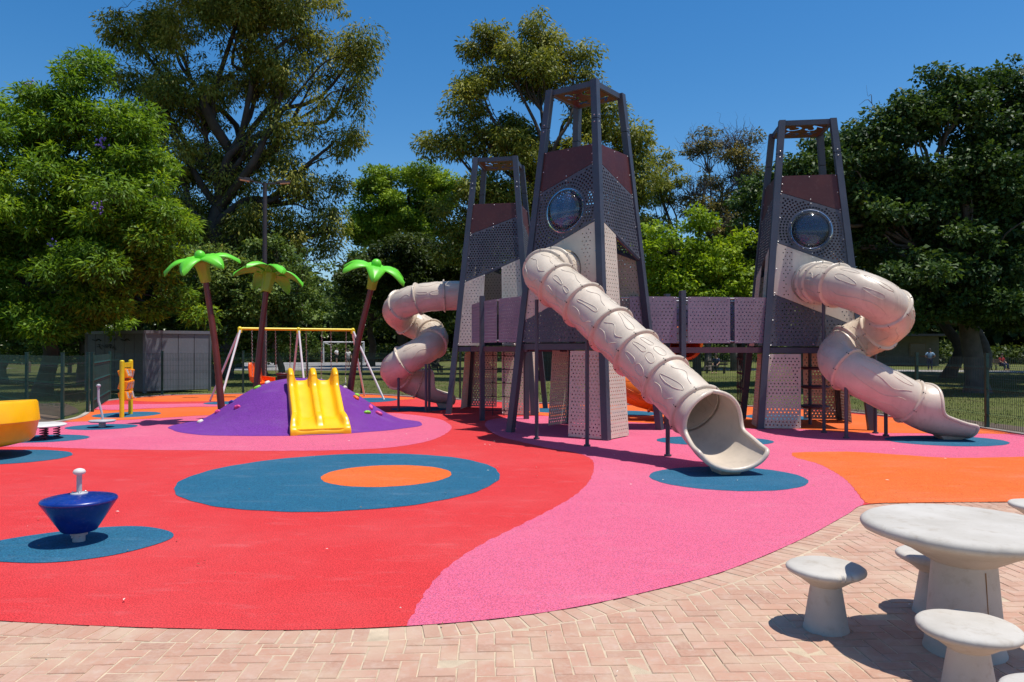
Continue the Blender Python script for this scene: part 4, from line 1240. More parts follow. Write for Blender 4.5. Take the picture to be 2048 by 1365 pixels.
for k in range(4): mb.blob((.05 * math.cos(k * 1.571 + .6), .05 * math.sin(k * 1.571 + .6), .447), (.011, .011, .011), 8, 5)
for a in (-2.2, -.9): mb.blob((.055 * math.cos(a), .055 * math.sin(a), .05), (.012, .012, .012), 8, 5)
mb.build('bolts', M['bolt'], r_, kind='stuff')

r_ = empty('standing_spinner', (-8.95, 16.4, 0), 0, 'grey standing spinner plate with a bent upright handle', 'spinner')
mb = MB(); mb.lathe([(.07, Z0), (.07, .12)], 16); mb.build('pedestal', M['grey_steel'], r_)
mb = MB(); mb.lathe([(.07, .10), (.24, .12), (.27, .14), (.27, .155), (.24, .165), (.05, .175)], 36); mb.build('plate', M['grey_steel'], r_)
mb = MB(); mb.tube(catmull([(.01, 0, .16), (-.01, 0, .3), (-.06, 0, .5), (-.085, 0, .62), (-.085, 0, .9)], 6), .025, 10); hp = mb.build('handle', M['grey_steel'], r_)
mb = MB(); mb.blob((-.085, 0, .91), (.045, .045, .04), 12, 8); mb.build('knob', M['grey_steel'], r_)

r_ = empty('spring_platform', (-9.02, 14.3, 0), 0, 'pale round platform on maroon coil springs beside the yellow bowl', 'springer')
mb = MB(); mb.lathe([(.02, .245), (.44, .245), (.47, .258), (.47, .275), (.44, .290), (.02, .292)], 44); mb.build('platform', M['pale_plastic'], r_)
for k in range(5):
    w = 2 * math.pi * k / 5 + .5; cx, cy = .30 * math.cos(w), .30 * math.sin(w)
    mb = MB(); mb.tube([(cx + .055 * math.cos(q * .785), cy + .055 * math.sin(q * .785), .02 + .225 * q / 40) for q in range(41)], .011, 6); mb.build('coil_spring', M['spring'], r_)

r_ = empty('spinning_bowl', (-8.52, 11.95, 0), 0, 'large yellow plastic spinning bowl at the left edge', 'spinner')
r_.rotation_euler = (R(-1), R(-3), 0)
mb = MB(); mb.lathe([(.04, .16), (.45, .15), (.72, .20), (.80, .27), (.855, .50), (.862, .52), (.878, .53), (.855, .83), (.835, .86), (.80, .85), (.79, .80), (.79, .5), (.70, .30), (.3, .24), (.01, .24)], 64); mb.build('bowl', M['yellow_plastic'], r_, sharp=50)
mb = MB(); mb.lathe([(.09, .0), (.09, .17)], 20); mb.build('pedestal', M['grey_steel'], r_)

def tile_mat():
    m, t, b = nt('tile_print')
    tc = t.nodes.new('ShaderNodeTexCoord'); vo = node(t, 'ShaderNodeTexVoronoi'); vo.inputs['Scale'].default_value = 22
    t.links.new(tc.outputs['Object'], vo.inputs['Vector'])
    t.links.new(mixc(t, ramp(t, vo.outputs['Distance'], .28, .36), (.03, .03, .03), (.5, .48, .45)), b.inputs['Base Color'])
    return m
M['tile'] = tile_mat()
pa = Vector((-9.72, 18.7, 0)); pb = Vector((-9.97, 19.62, 0)); pu = (pb - pa).normalized(); pn = Vector((-pu.y, pu.x, 0)); pn = pn if pn.x > 0 else -pn
r_ = empty('tile_game', pa, 0, 'yellow framed play panel with nine orange turning tiles, left of the mound', 'play panel')
for p in (pa, pb):
    mb = MB(pa); mb.tube([p, p + Vector((0, 0, 1.40))], .055, 14); mb.blob(p + Vector((0, 0, 1.40)), (.055, .055, .03), 12, 6); mb.build('post', M['yellow_paint'], r_)
MXp = Matrix((pu, pn, Vector((0, 0, 1)))).transposed()
mb = MB(pa); mb.box((pa + pb) / 2 + Vector((0, 0, 1.30)), (.86, .06, .12), MXp); mb.build('head_board', M['yellow_paint'], r_)
for j in range(3):
    z = .52 + .28 * j
    mb = MB(pa); mb.tube([pa + Vector((0, 0, z)), pb + Vector((0, 0, z))], .012, 6); mb.build('axle', M['grey_steel'], r_)
    for i in range(3):
        c = pa + pu * (.20 + .275 * i) + Vector((0, 0, z))
        mb = MB(pa)
        rot = Matrix.Rotation(random.Random(i * 3 + j).uniform(-.35, .35), 3, 'X')
        mb.box(c, (.245, .20, .235), MXp @ rot); tl = mb.build('tile', M['tile_orange'], r_)
        bv = tl.modifiers.new('b', 'BEVEL'); bv.width = .02; bv.segments = 2
        mb = MB(pa)
        for s in (-1, 1): mb.box(c + (MXp @ rot @ Vector((0, s * .103, 0))), (.16, .004, .16), MXp @ rot)
        mb.build('tile_print', M['tile'], tl)

# ------------------------------------------------------------------ concrete table and stools
def notch(me, a0, a1, zmin, depth):
    for v in me.vertices:
        w = math.atan2(v.co.y, v.co.x)
        r0 = math.hypot(v.co.x, v.co.y)
        if a0 < w < a1 and v.co.z > zmin and r0 > .15:
            k = math.sin(math.pi * (w - a0) / (a1 - a0)) ** .4 * depth * (.8 + .4 * math.sin(w * 37))
            v.co.x *= 1 - k; v.co.y *= 1 - k; v.co.z -= k * .05
def rgh(me, seed):      # hand-finished, slightly uneven rim with small chips
    rg = random.Random(seed); ph = [rg.uniform(0, 6.28) for _ in range(4)]; chips = [(rg.uniform(-3.1, 3.1), rg.uniform(.02, .05)) for _ in range(5)]
    zm = max(v.co.z for v in me.vertices); rm = max(math.hypot(v.co.x, v.co.y) for v in me.vertices)
    for v in me.vertices:
        r0 = math.hypot(v.co.x, v.co.y); w = math.atan2(v.co.y, v.co.x)
        k = 1 + .006 * math.sin(2 * w + ph[0]) + .004 * math.sin(5 * w + ph[1]) + .002 * math.sin(17 * w + ph[2])
        if r0 > .9 * rm:
            for a, s in chips:
                if abs(w - a) < s * .235 / rm and v.co.z < zm - .012: k -= .016
        v.co.x *= k; v.co.y *= k; v.co.z += .0015 * math.sin(3 * w + ph[3]) * r0 / rm
def stool(label, x, y, rz=0, chip=False):
    r_ = empty('concrete_stool', (x, y, 0), rz, label, 'stool', 'round concrete stools')
    mb = MB(); mb.lathe([(.136, -.01), (.136, .004), (.130, .02), (.092, .262), (.094, .275)], 56); mb.build('pedestal', M['concrete'], r_, sharp=40)
    mb = MB(); mb.lathe([(.085, .268), (.098, .272), (.160, .316), (.221, .348), (.229, .354), (.234, .363), (.235, .372), (.231, .381), (.222, .388), (.205, .392), (.12, .395), (.001, .396)], 96)
    me = mb.mesh('seat')
    if chip: notch(me, -1.75, -1.22, .335, .10)
    rgh(me, int(x * 100))
    me.set_sharp_from_angle(angle=R(38))
    link('seat', me, M['concrete'], r_)
stool('chipped concrete stool standing alone on the bricks left of the table', 1.957, 4.69, .1, True)
stool('concrete stool in front of the round table, nearest whole stool', 2.245, 3.70, 1.0)
stool('concrete stool half hidden behind the round table pedestal', 2.80, 4.98, 2.0)
stool('concrete stool cut off by the bottom right corner of the picture', 2.16, 2.93, 2.6)
stool('farther concrete stool at the right edge in front of the orange rubber', 4.60, 6.55, .7)
r_ = empty('concrete_table', (2.62, 4.36, 0), .4, 'large round concrete table on a tapered pedestal at lower right', 'table')
mb = MB(); mb.lathe([(.215, -.01), (.215, .006), (.207, .03), (.168, .50), (.170, .515)], 72); mb.build('pedestal', M['concrete'], r_, sharp=40)
mb = MB(); mb.lathe([(.16, .505), (.176, .512), (.30, .585), (.42, .635), (.510, .668), (.532, .676), (.543, .690), (.546, .703), (.541, .718), (.528, .730), (.505, .737), (.3, .741), (.001, .742)], 120); me = mb.mesh('top'); rgh(me, 77); me.set_sharp_from_angle(angle=R(38)); link('top', me, M['concrete'], r_)
mb = MB(); mb.bar((-.055, -.1935, .06), (-.048, -.1630, .49), .004, .006); mb.build('casting_seam', M['litter'], r_)

# ------------------------------------------------------------------ shed
r_ = empty('metal_shed', (-14.0, 28.6, 0), 0, 'grey metal container shed behind the fence on the left', 'shed')
o = Vector((-14.0, 28.6, 0)); ua = Vector((1.9, 1.75, 0)).normalized(); ub = Vector((-3.3, 1.9, 0)).normalized(); LA, LB, SH = 2.45, 3.8, 2.36
c4 = [Vector(), ua * LA, ua * LA + ub * LB, ub * LB]
for i, nm in ((0, 'lit'), (1, 'b'), (2, 'c'), (3, 'side')):
    a, b = c4[i], c4[(i + 1) % 4]; L = (b - a).length; u = (b - a) / L; n = Vector((u.y, -u.x, 0)); k = max(2, int(L / .55))
    for j in range(k):
        p, q = a + u * (L * j / k + .012), a + u * (L * (j + 1) / k - .012)
        mb = MB(); mb.bar((p + q) / 2 + Vector((0, 0, .08)), (p + q) / 2 + Vector((0, 0, SH)), (q - p).length, .03, up=n)
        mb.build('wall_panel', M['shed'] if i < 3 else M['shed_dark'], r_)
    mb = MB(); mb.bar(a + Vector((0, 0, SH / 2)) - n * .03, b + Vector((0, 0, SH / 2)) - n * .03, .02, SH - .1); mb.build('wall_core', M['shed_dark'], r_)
    mb = MB(); mb.bar(a - u * .03 + n * .02 + Vector((0, 0, SH - .02)), b + u * .03 + n * .02 + Vector((0, 0, SH - .02)), .07, .12); mb.build('top_rail', M['shed'], r_)
for c in c4:
    mb = MB(); mb.bar(c, c + Vector((0, 0, SH + .02)), .10, .10); mb.build('corner_post', M['shed'], r_)
mb = MB(); mb.add([c + Vector((0, 0, SH + .03)) for c in c4], [(0, 1, 2, 3)]); mb.build('roof', M['shed'], r_)
mb = MB(); rg = random.Random(3); n = Vector((ub.y, -ub.x, 0)); n = n if n.y < 0 else -n
for s in range(7):
    c = ub * (1.9 + .17 * s) + n * .04 + Vector((0, 0, 1.78 + rg.uniform(-.05, .05)))
    mb.tube(catmull([c + ub * rg.uniform(-.12, .12) + Vector((0, 0, rg.uniform(-.09, .09))) for _ in range(5)], 5), .009, 4)
for s in range(2):
    c = ub * (.9 + 1.9 * s) + n * .04 + Vector((0, 0, 2.02)); mb.tube(catmull([c, c + ub * .2 + Vector((0, 0, .05)), c + ub * .3, c + ub * .55 + Vector((0, 0, .03))], 5), .02, 4)
mb.build('graffiti', M['graffiti'], r_)

# ------------------------------------------------------------------ lamp posts
def lamp(label, x, y, h, rz):
    r_ = empty('lamp_post', (x, y, 0), rz, label, 'lamp post', 'park lamp posts')
    mb = MB(); mb.tube([(0, 0, 0), (0, 0, 1.2), (0, 0, h)], [.10, .088, .07], 12); mb.tube([(0, 0, 0), (0, 0, .12)], .16, 12); mb.build('pole', M['lamp'], r_)
    for s in (-1, 1):
        mb = MB(); mb.bar((0, 0, h - .03), (s * .42, 0, h + .03), .05, .05); mb.build('arm', M['lamp'], r_)
        mb = MB(); MX = Matrix.Rotation(-s * .13, 3, 'Y')
        mb.box((s * .62, -.02, h + .07), (.48, .26, .05), MX); mb.box((s * .56, -.02, h + .11), (.22, .18, .04), MX); mb.build('lamp_head', M['lamp'], r_)
        mb = MB(); mb.box((s * .66, -.02, h + .035), (.32, .2, .012), MX); mb.build('lens', M['pale_plastic'], r_)
lamp('tall dark lamp post rising behind the middle palm and swings', -8.58, 26.0, 7.45, .35)
lamp('slim dark lamp post in the park between the central and right towers', 11.75, 38.0, 6.9, .1)

# ------------------------------------------------------------------ far park things
def goal():
    r_ = empty('goal_frame', (-18.0, 80, 0), 0, 'white football goal frame on the far court', 'goal')
    for x in (-2.1, 2.2):
        mb = MB(); mb.tube([(x, 0, 0), (x, 0, 2.3)], .07, 8); mb.build('upright', M['white_steel'], r_)
        mb = MB(); mb.tube([(x * .8, 1.6, 0), (x * .8, 1.5, 2.0), (x, 0, 2.28)], .04, 6); mb.build('back_stay', M['white_steel'], r_)
    mb = MB(); mb.tube([(-2.15, 0, 2.3), (2.25, 0, 2.3)], .07, 8); mb.build('crossbar', M['white_steel'], r_)
goal()
def skin_mesh(name, verts, edges, radii, mat, parent, root=0):
    me = bpy.data.meshes.new(name); me.from_pydata(verts, edges, []); me.update()
    ob = link(name, me, mat, parent)
    ob.modifiers.new('skin', 'SKIN')
    if not me.skin_vertices: 
        bm = bmesh.new(); bm.from_mesh(me); bm.verts.layers.skin.verify(); bm.to_mesh(me); bm.free()
    for sv, r in zip(me.skin_vertices[0].data, radii): sv.radius = (r, r)
    me.skin_vertices[0].data[root].use_root = True
    s = ob.modifiers.new('sub', 'SUBSURF'); s.levels = 1; s.render_levels = 1
    return ob
def person(label, x, y, rz, shirt, pants, pose='stand', h=1.7, short=True):
    r_ = empty('person', (x, y, 0), rz, label, 'person'); k = h / 1.72
    if pose == 'sit':
        pz = .50
        hips = [(-.1, 0, pz), (.1, 0, pz)]; knees = [(-.12, -.44, pz + .02), (.12, -.44, pz + .02)]; feet = [(-.12, -.46, .08), (.12, -.46, .08)]; toes = [(-.13, -.62, .04), (.13, -.62, .04)]
        chest = (0, .02, pz + .42); neck = (0, -.02, pz + .58); head = (0, -.06, pz + .74); sh = [(-.18, .02, pz + .5), (.18, .02, pz + .5)]; el = [(-.24, -.06, pz + .25), (.24, -.06, pz + .25)]; ha = [(-.14, -.30, pz + .12), (.14, -.30, pz + .12)]
    else:
        pz = .92; st = .12 if pose == 'walk' else .03
        hips = [(-.1, 0, pz - .05), (.1, 0, pz - .05)]; knees = [(-.11, -st, .50), (.11, st * .5, .50)]; feet = [(-.12, -st * 1.4, .08), (.12, st * 1.9, .09)]; toes = [(-.13, -st * 1.4 - .16, .04), (.13, st * 1.9 - .15, .04)]
        chest = (0, .0, 1.28); neck = (0, .0, 1.46); head = (0, -.03, 1.60); sh = [(-.19, 0, 1.40), (.19, 0, 1.40)]; el = [(-.26, .02, 1.13), (.26, .02, 1.13)]; ha = [(-.25, -.12, .90), (.27, -.10, .90)]
        if pose == 'akimbo': ha = [(-.12, -.10, 1.02), (.12, -.10, 1.02)]; el = [(-.36, .05, 1.15), (.36, .05, 1.15)]
    S = lambda p: tuple(c * k for c in p)
    V = [(0, 0, pz), chest, neck, head, (head[0], head[1], head[2] + .07)]; E = [(0, 1), (1, 2), (2, 3), (3, 4)]; Rr = [.13, .14, .055, .09, .085]
    for s in (0, 1):
        n = len(V); V += [sh[s], el[s], ha[s], (ha[s][0], ha[s][1] - .06, ha[s][2] - .06)]; E += [(1, n), (n, n + 1), (n + 1, n + 2), (n + 2, n + 3)]; Rr += [.06, .045, .035, .03]
        n = len(V); V += [hips[s], knees[s], feet[s], toes[s]]; E += [(0, n), (n, n + 1), (n + 1, n + 2), (n + 2, n + 3)]; Rr += [.085, .06, .042, .035]
    skin_mesh('body', [S(p) for p in V], E, [r * k for r in Rr], M['skin'], r_)
    lerp3 = lambda a, b, f: tuple(a[i] + (b[i] - a[i]) * f for i in range(3))
    V = [(0, 0, pz + .02), chest, lerp3(chest, neck, .8)]; E = [(0, 1), (1, 2)]; Rr = [.155, .165, .085]
    for s in (0, 1):
        n = len(V); V += [sh[s], lerp3(sh[s], el[s], .75)]; E += [(1, n), (n, n + 1)]; Rr += [.08, .075]
    skin_mesh('shirt', [S(p) for p in V], E, [r * k for r in Rr], M['cloth_' + shirt], r_)
    V = [(0, 0, pz + .03)]; E = []; Rr = [.15]
    for s in (0, 1):
        n = len(V); V += [hips[s], lerp3(hips[s], knees[s], .85)]; E += [(0, n), (n, n + 1)]; Rr += [.105, .085]
        if not short: n = len(V); V += [knees[s], lerp3(knees[s], feet[s], .9)]; E += [(n - 1, n), (n, n + 1)]; Rr += [.075, .06]
    skin_mesh('trousers', [S(p) for p in V], E, [r * k for r in Rr], M['cloth_' + pants], r_)
    mb = MB(); mb.blob(S((head[0], head[1] + .02, head[2] + .075)), (.098 * k, .108 * k, .085 * k), 12, 8); mb.build('hair', M['hair'], r_)
person('person in white shirt and grey shorts walking in front of the goal', -14.2, 65, .4, 'white', 'grey', 'walk', 1.62)
person('person in white top and dark shorts standing inside the goal', -19.4, 83, 1.2, 'white', 'black', 'akimbo', 1.66)
person('person in dark clothes left of the goal, beside the shrubs', -20.8, 82, 2.2, 'navy', 'black', 'stand', 1.5)
person('person in black sitting on the bench behind the rear spiral slide', -5.35, 51.6, .9, 'black', 'black', 'sit', 1.7, False)
person('person in pale patterned top standing under the right trees', 31.2, 56, 2.8, 'sky_cloth', 'navy', 'akimbo', 1.62, False)
person('person in dark clothes standing under the right trees, next to the pale building', 34.6, 58, .6, 'grey', 'black', 'walk', 1.66, False)
person('person in red top sitting under the trees at the far right', 37.2, 57, .2, 'red_cloth', 'navy', 'sit', 1.6, False)
person('person in navy sitting in the tree shade between central and right tower', 13.6, 50, -.5, 'navy', 'black', 'sit', 1.65, False)
def bench(label, x, y, rz, w=1.5):
    r_ = empty('park_bench', (x, y, 0), rz, label, 'bench')
    for j in range(3):
        mb = MB(); mb.box((0, -.2 + .16 * j, .44), (w, .13, .04)); mb.build('seat_slat', M['wood'], r_)
    for j in range(2):
        mb = MB(); mb.box((0, .26, .62 + .17 * j), (w, .035, .13)); mb.build('back_slat', M['wood'], r_)
    for s in (-1, 1):
        mb = MB(); mb.box((s * w * .38, -.18, .21), (.07, .07, .42)); mb.bar((s * w * .38, .2, 0), (s * w * .38, .29, .86), .07, .06); mb.build('leg', M['lamp'], r_)
bench('dark wooden bench under the seated person in black', -5.35, 51.75, .9)
bench('dark wooden bench under the seated person in navy', 13.6, 50.15, -.5)
bench('dark wooden bench under the seated person in red', 37.2, 57.15, .2)
for i, (x, y, l) in enumerate([(-33.5, 52, 'leftmost short wooden bollard beside the far path'), (-31.0, 52.6, 'second short wooden bollard from the left beside the far path'), (-27.4, 53.6, 'third short wooden bollard from the left beside the far path'), (-24.9, 54, 'rightmost short wooden bollard beside the far path')]):
    mb = MB(); mb.lathe([(.14, 0), (.135, .7), (.10, .78), (.001, .79)], 12); ob = mb.build('bollard', M['wood']); ob.location = (x, y, -.03); tag(ob, l, 'bollard', 'bollards by the far path')
r_ = empty('park_building', (34, 72, 0), -.15, 'low pale building half hidden under the right trees', 'building')
mb = MB(); mb.box((0, 2, 1.4), (13, 4, 2.8)); mb.build('wall', M['shaded_cream_wall'], r_)
mb = MB(); mb.box((0, 1.2, 2.9), (14, 6.4, .2)); mb.build('roof', M['lamp'], r_)
for x in (-6, -3.2, 1, 4.6):
    mb = MB(); mb.box((x, -.02, 1.5), (1.5, .08, 1.3)); wv = mb.build('window', M['wood'], r_)
    mb = MB(); mb.box((x, -.05, 1.5), (1.3, .06, 1.1)); mb.build('pane', M['window_dark'], wv)
mb = MB(); mb.box((-.9, -.02, 1.05), (1.0, .08, 2.1)); mb.build('door', M['wood'], r_)

# ------------------------------------------------------------------ trees
def leaf_object(name, P, axis, nrm_, ln, wd, var, mat, parent, off):
    """P, axis, nrm_ (N,3) arrays; each leaf is one bent quad pair sharing one mesh"""
    N = len(P)
    axis = axis / np.linalg.norm(axis, axis=1)[:, None]
    side = np.cross(axis, nrm_); side /= (np.linalg.norm(side, axis=1)[:, None] + 1e-9)
    up = np.cross(side, axis)
    ln = ln[:, None]; wd = wd[:, None]
    v0 = P; v1 = P + axis * ln * .45 + side * wd + up * wd * .25; v2 = P + axis * ln - up * ln * .12; v3 = P + axis * ln * .45 - side * wd + up * wd * .25
    V = np.stack([v0, v1, v2, v3], 1).reshape(-1, 3) - np.array(off)
    me = bpy.data.meshes.new(name)
    me.vertices.add(4 * N); me.vertices.foreach_set('co', V.astype(np.float32).ravel())
    me.loops.add(4 * N); me.loops.foreach_set('vertex_index', np.arange(4 * N, dtype=np.int32))
    me.polygons.add(N); me.polygons.foreach_set('loop_start', np.arange(0, 4 * N, 4, dtype=np.int32))
    at = me.attributes.new('var', 'FLOAT', 'FACE'); at.data.foreach_set('value', np.clip(var, 0, 1).astype(np.float32))
    me.update(calc_edges=True)
    return link(name, me, mat, parent)

def rand_dir(rng, n):
    v = rng.normal(size=(n, 3)); return v / np.linalg.norm(v, axis=1)[:, None]

def puffs_of(rng, ells, pr, dens):
    out = []
    for (c, r) in ells:
        vol = r[0] * r[1] * r[2]
        k = max(6, int(dens * vol / pr ** 3 * 1.15))
        d = rand_dir(rng, k); q = rng.random(k) ** (1 / 2.3)
        pos = np.array(c) + d * q[:, None] * np.array(r)
        for p in pos:
            s = pr * rng.choice([.5, .75, .95, 1.15, 1.5]) * rng.uniform(.85, 1.15)
            out.append((p, s))
    return out

def leaves_in(rng, puffs, per, ll, lw, droop, flat=.62, fill=1.9, up=.5, skew=0.0):
    PP, AX, NN, LL, LW, VV = [], [], [], [], [], []
    for p, s in puffs:
        n = max(3, int(2.3 * per * (s ** 2) * rng.uniform(.7, 1.3)))
        d = rand_dir(rng, n); q = rng.random(n) ** (1 / fill)
        d2 = d * q[:, None]; pos = p + d2 * np.array([s, s, s * flat])
        ax = d * np.array([1, 1, .5]) + rng.normal(size=(n, 3)) * .55; ax[:, 2] -= droop
        nn = rng.normal(size=(n, 3)) * .75 + d * .5; nn[:, 2] += up * 1.6
        PP.append(pos); AX.append(ax); NN.append(nn)
        l = ll * rng.uniform(.45, 1.45, n); LL.append(l); LW.append(lw * rng.uniform(.55, 1.35, n))
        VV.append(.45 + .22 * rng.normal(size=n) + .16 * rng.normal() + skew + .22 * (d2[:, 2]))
    return [np.concatenate(a) for a in (PP, AX, NN, LL, LW, VV)]

def wob(a, b, rng, k=.06, n=5, sag=0.0):
    a, b = Vector(a), Vector(b); L = (b - a).length; out = []
    for i in range(n + 1):
        t = i / n; p = a.lerp(b, t)
        if 0 < i < n: p += Vector(rng.normal(size=3) * k * L)
        p.z += sag * math.sin(math.pi * t) * L
        out.append(p)
    return catmull(out, 3)

def grow(mb, start, puffs, rng, r0, frac, twig=.018, n=6):
    for p, s in puffs:
        if rng.random() > frac: continue
        pth = wob(start, p, rng, .05, 4, .06)
        m = len(pth) - 1
        mb.tube(pth, [max(twig, r0 * (1 - .9 * i / m)) for i in range(m + 1)], n, False)

def tree(name, label, base, ells, leafmat, bark, trunk_r, seed, pr, dens, per, ll, lw, droop, group=None, frac=.3, lean=None, fork=.45, flat=.62, fill=1.9, up=.5, twigs=0, skew=0.0, bare=0.0):
    rng = np.random.default_rng(seed)
    root = empty(name, base, 0, label, 'tree', group)
    E = [((e[0], base[1] + (e[4] if len(e) > 4 else 0), e[1]), (e[2], e[2] * (e[5] if len(e) > 5 else .95), e[3])) for e in ells]
    mb = MB(base)
    cx = sum(e[0][0] for e in E) / len(E); cy = sum(e[0][1] for e in E) / len(E); zlo = min(e[0][2] - e[1][2] for e in E); zhi = max(e[0][2] + e[1][2] for e in E)
    top = Vector((cx * .6 + base[0] * .4, cy, zlo + (zhi - zlo) * .62)) if lean is None else Vector(lean)
    tr = wob(base, top, rng, .035, 6); tr[0].z -= .15; m = len(tr) - 1
    mb.tube(tr, [trunk_r * (1.35 if i == 0 else 1) * (1 - .72 * i / m) for i in range(m + 1)], 12, False)
    allp = []
    for c, r in E:
        i = int(m * min(.97, max(fork * .6, fork + (.97 - fork) * (c[2] - zlo) / (zhi - zlo) - .12)))
        st = tr[i]; pth = wob(st, Vector(c), rng, .06, 4, .05); k = len(pth) - 1
        rr = trunk_r * (1 - .72 * i / m) * .62
        mb.tube(pth, [max(.03, rr * (1 - .7 * j / k)) for j in range(k + 1)], 8, False)
        ps = puffs_of(rng, [(c, r)], pr, dens)
        grow(mb, pth[int(k * .65)], ps, rng, rr * .35, frac)
        allp += ps
    for q in range(twigs):      # bare grey twigs sticking out
        c, r = E[rng.integers(len(E))]
        d = rand_dir(rng, 1)[0]; d[2] = abs(d[2]) * .8
        tip = Vector(c) + Vector(d * np.array(r) * rng.uniform(1.0, 1.45)); st = Vector(c) + (tip - Vector(c)) * .2
        pth = wob(st, tip, rng, .08, 4); mb.tube(pth, [.035 * (1 - .85 * i / (len(pth) - 1)) for i in range(len(pth))], 5, False)
        for e in range(4):
            a = pth[int(len(pth) * rng.uniform(.3, .9))]; b = a + Vector(rand_dir(rng, 1)[0]) * rng.uniform(.4, 1.0) + Vector((0, 0, .3)); p2 = wob(a, b, rng, .1, 3); mb.tube(p2, [.014 * (1 - .8 * i / (len(p2) - 1)) for i in range(len(p2))], 4, False)
    mb.build('trunk', M[bark], root)
    if bare: allp = [p for p in allp if rng.random() > bare]
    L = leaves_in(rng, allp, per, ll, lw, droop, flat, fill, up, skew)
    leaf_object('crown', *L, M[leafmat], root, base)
    return root, allp, rng

JAC = [(-16.3, 10.7, 1.5, 1.5, 0), (-17.5, 8.9, 1.9, 1.7, -.4), (-15.0, 9.0, 2.1, 1.7, .3), (-13.2, 8.0, 1.4, 1.3, -.4), (-16.6, 6.5, 2.4, 1.7, -.8), (-13.6, 6.2, 1.9, 1.6, -.6), (-17.9, 4.4, 1.8, 1.6, -1.0), (-14.7, 4.4, 2.0, 1.3, -1.2), (-12.9, 4.6, 1.1, 1.2, -.4), (-17.4, 2.9, 1.1, .7, -1.2), (-14.1, 2.9, 1.1, .55, -1.3), (-20.3, 6.5, 2.5, 2.9, 0), (-12.4, 6.0, 1.2, 1.3, -.6), (-15.8, 3.0, 1.6, .8, -.6), (-19.3, 3.2, 1.7, 1.3, -.4), (-16.2, 3.6, 2.2, 1.3, 1.8), (-12.6, 3.2, 1.0, .8, .6), (-18.0, 2.4, 1.4, .7, -1.3), (-15.6, 2.5, 1.2, .5, -1.4), (-15.9, 11.9, .9, .9), (-18.4, 10.3, 1.2, 1.0), (-14.0, 9.9, 1.1, .9)]
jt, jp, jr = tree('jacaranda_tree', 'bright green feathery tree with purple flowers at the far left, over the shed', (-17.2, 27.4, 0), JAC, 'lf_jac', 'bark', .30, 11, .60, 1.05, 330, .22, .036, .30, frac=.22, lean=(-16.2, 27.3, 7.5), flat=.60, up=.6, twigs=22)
mb = MB((-17.2, 27.4, 0))
for q in range(9):
    p, s = jp[jr.integers(len(jp))]
    for e in range(16):
        v = jr.normal(size=3) * .11; c = Vector(p) + Vector((0, -s * .8, s * .25)) + Vector(v); mb.blob(c, (.045, .045, .05), 5, 3)
mb.build('flower_clusters', M['flower'], jt, kind='stuff')
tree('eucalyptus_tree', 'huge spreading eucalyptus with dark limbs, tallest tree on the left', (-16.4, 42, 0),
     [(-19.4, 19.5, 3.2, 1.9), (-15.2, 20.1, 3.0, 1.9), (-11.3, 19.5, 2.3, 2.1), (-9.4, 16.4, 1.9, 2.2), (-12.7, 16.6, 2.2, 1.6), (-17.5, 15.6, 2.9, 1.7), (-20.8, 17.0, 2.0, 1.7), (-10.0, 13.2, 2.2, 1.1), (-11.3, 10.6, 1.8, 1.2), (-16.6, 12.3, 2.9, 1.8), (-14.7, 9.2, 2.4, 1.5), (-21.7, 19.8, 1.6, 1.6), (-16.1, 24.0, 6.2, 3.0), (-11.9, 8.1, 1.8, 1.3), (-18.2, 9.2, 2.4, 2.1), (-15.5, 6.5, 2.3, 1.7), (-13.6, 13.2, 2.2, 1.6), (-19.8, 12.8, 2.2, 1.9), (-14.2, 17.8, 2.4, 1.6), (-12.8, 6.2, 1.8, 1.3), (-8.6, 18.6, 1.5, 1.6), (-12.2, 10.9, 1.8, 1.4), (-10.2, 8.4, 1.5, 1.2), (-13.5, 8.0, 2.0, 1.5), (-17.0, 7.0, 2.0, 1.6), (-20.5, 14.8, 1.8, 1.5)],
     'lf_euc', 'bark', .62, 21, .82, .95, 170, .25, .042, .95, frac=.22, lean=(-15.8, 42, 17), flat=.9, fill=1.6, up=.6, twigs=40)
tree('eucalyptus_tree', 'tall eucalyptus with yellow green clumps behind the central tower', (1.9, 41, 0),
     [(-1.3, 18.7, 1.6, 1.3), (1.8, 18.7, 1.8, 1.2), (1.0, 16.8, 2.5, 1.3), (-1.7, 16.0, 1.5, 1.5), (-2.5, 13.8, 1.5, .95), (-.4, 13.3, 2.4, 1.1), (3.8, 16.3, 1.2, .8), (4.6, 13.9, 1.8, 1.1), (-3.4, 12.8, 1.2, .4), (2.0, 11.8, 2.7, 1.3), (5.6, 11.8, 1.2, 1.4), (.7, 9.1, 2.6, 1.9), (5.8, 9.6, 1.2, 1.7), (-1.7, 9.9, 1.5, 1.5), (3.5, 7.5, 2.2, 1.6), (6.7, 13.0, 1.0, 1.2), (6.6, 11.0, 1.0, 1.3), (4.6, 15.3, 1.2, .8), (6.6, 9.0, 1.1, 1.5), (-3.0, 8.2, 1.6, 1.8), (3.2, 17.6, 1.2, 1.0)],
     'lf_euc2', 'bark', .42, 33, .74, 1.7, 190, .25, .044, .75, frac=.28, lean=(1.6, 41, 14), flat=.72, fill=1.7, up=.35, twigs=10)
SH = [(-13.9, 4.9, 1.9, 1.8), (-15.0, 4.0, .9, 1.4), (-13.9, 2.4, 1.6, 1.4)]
tree('leafy_tree', 'mid green leafy tree between the shed and the lamp post', (-13.9, 35, 0), SH, 'lf_shrub', 'bark_grey', .16, 41, .5, 1.1, 190, .17, .060, .25, frac=.2, flat=.6)
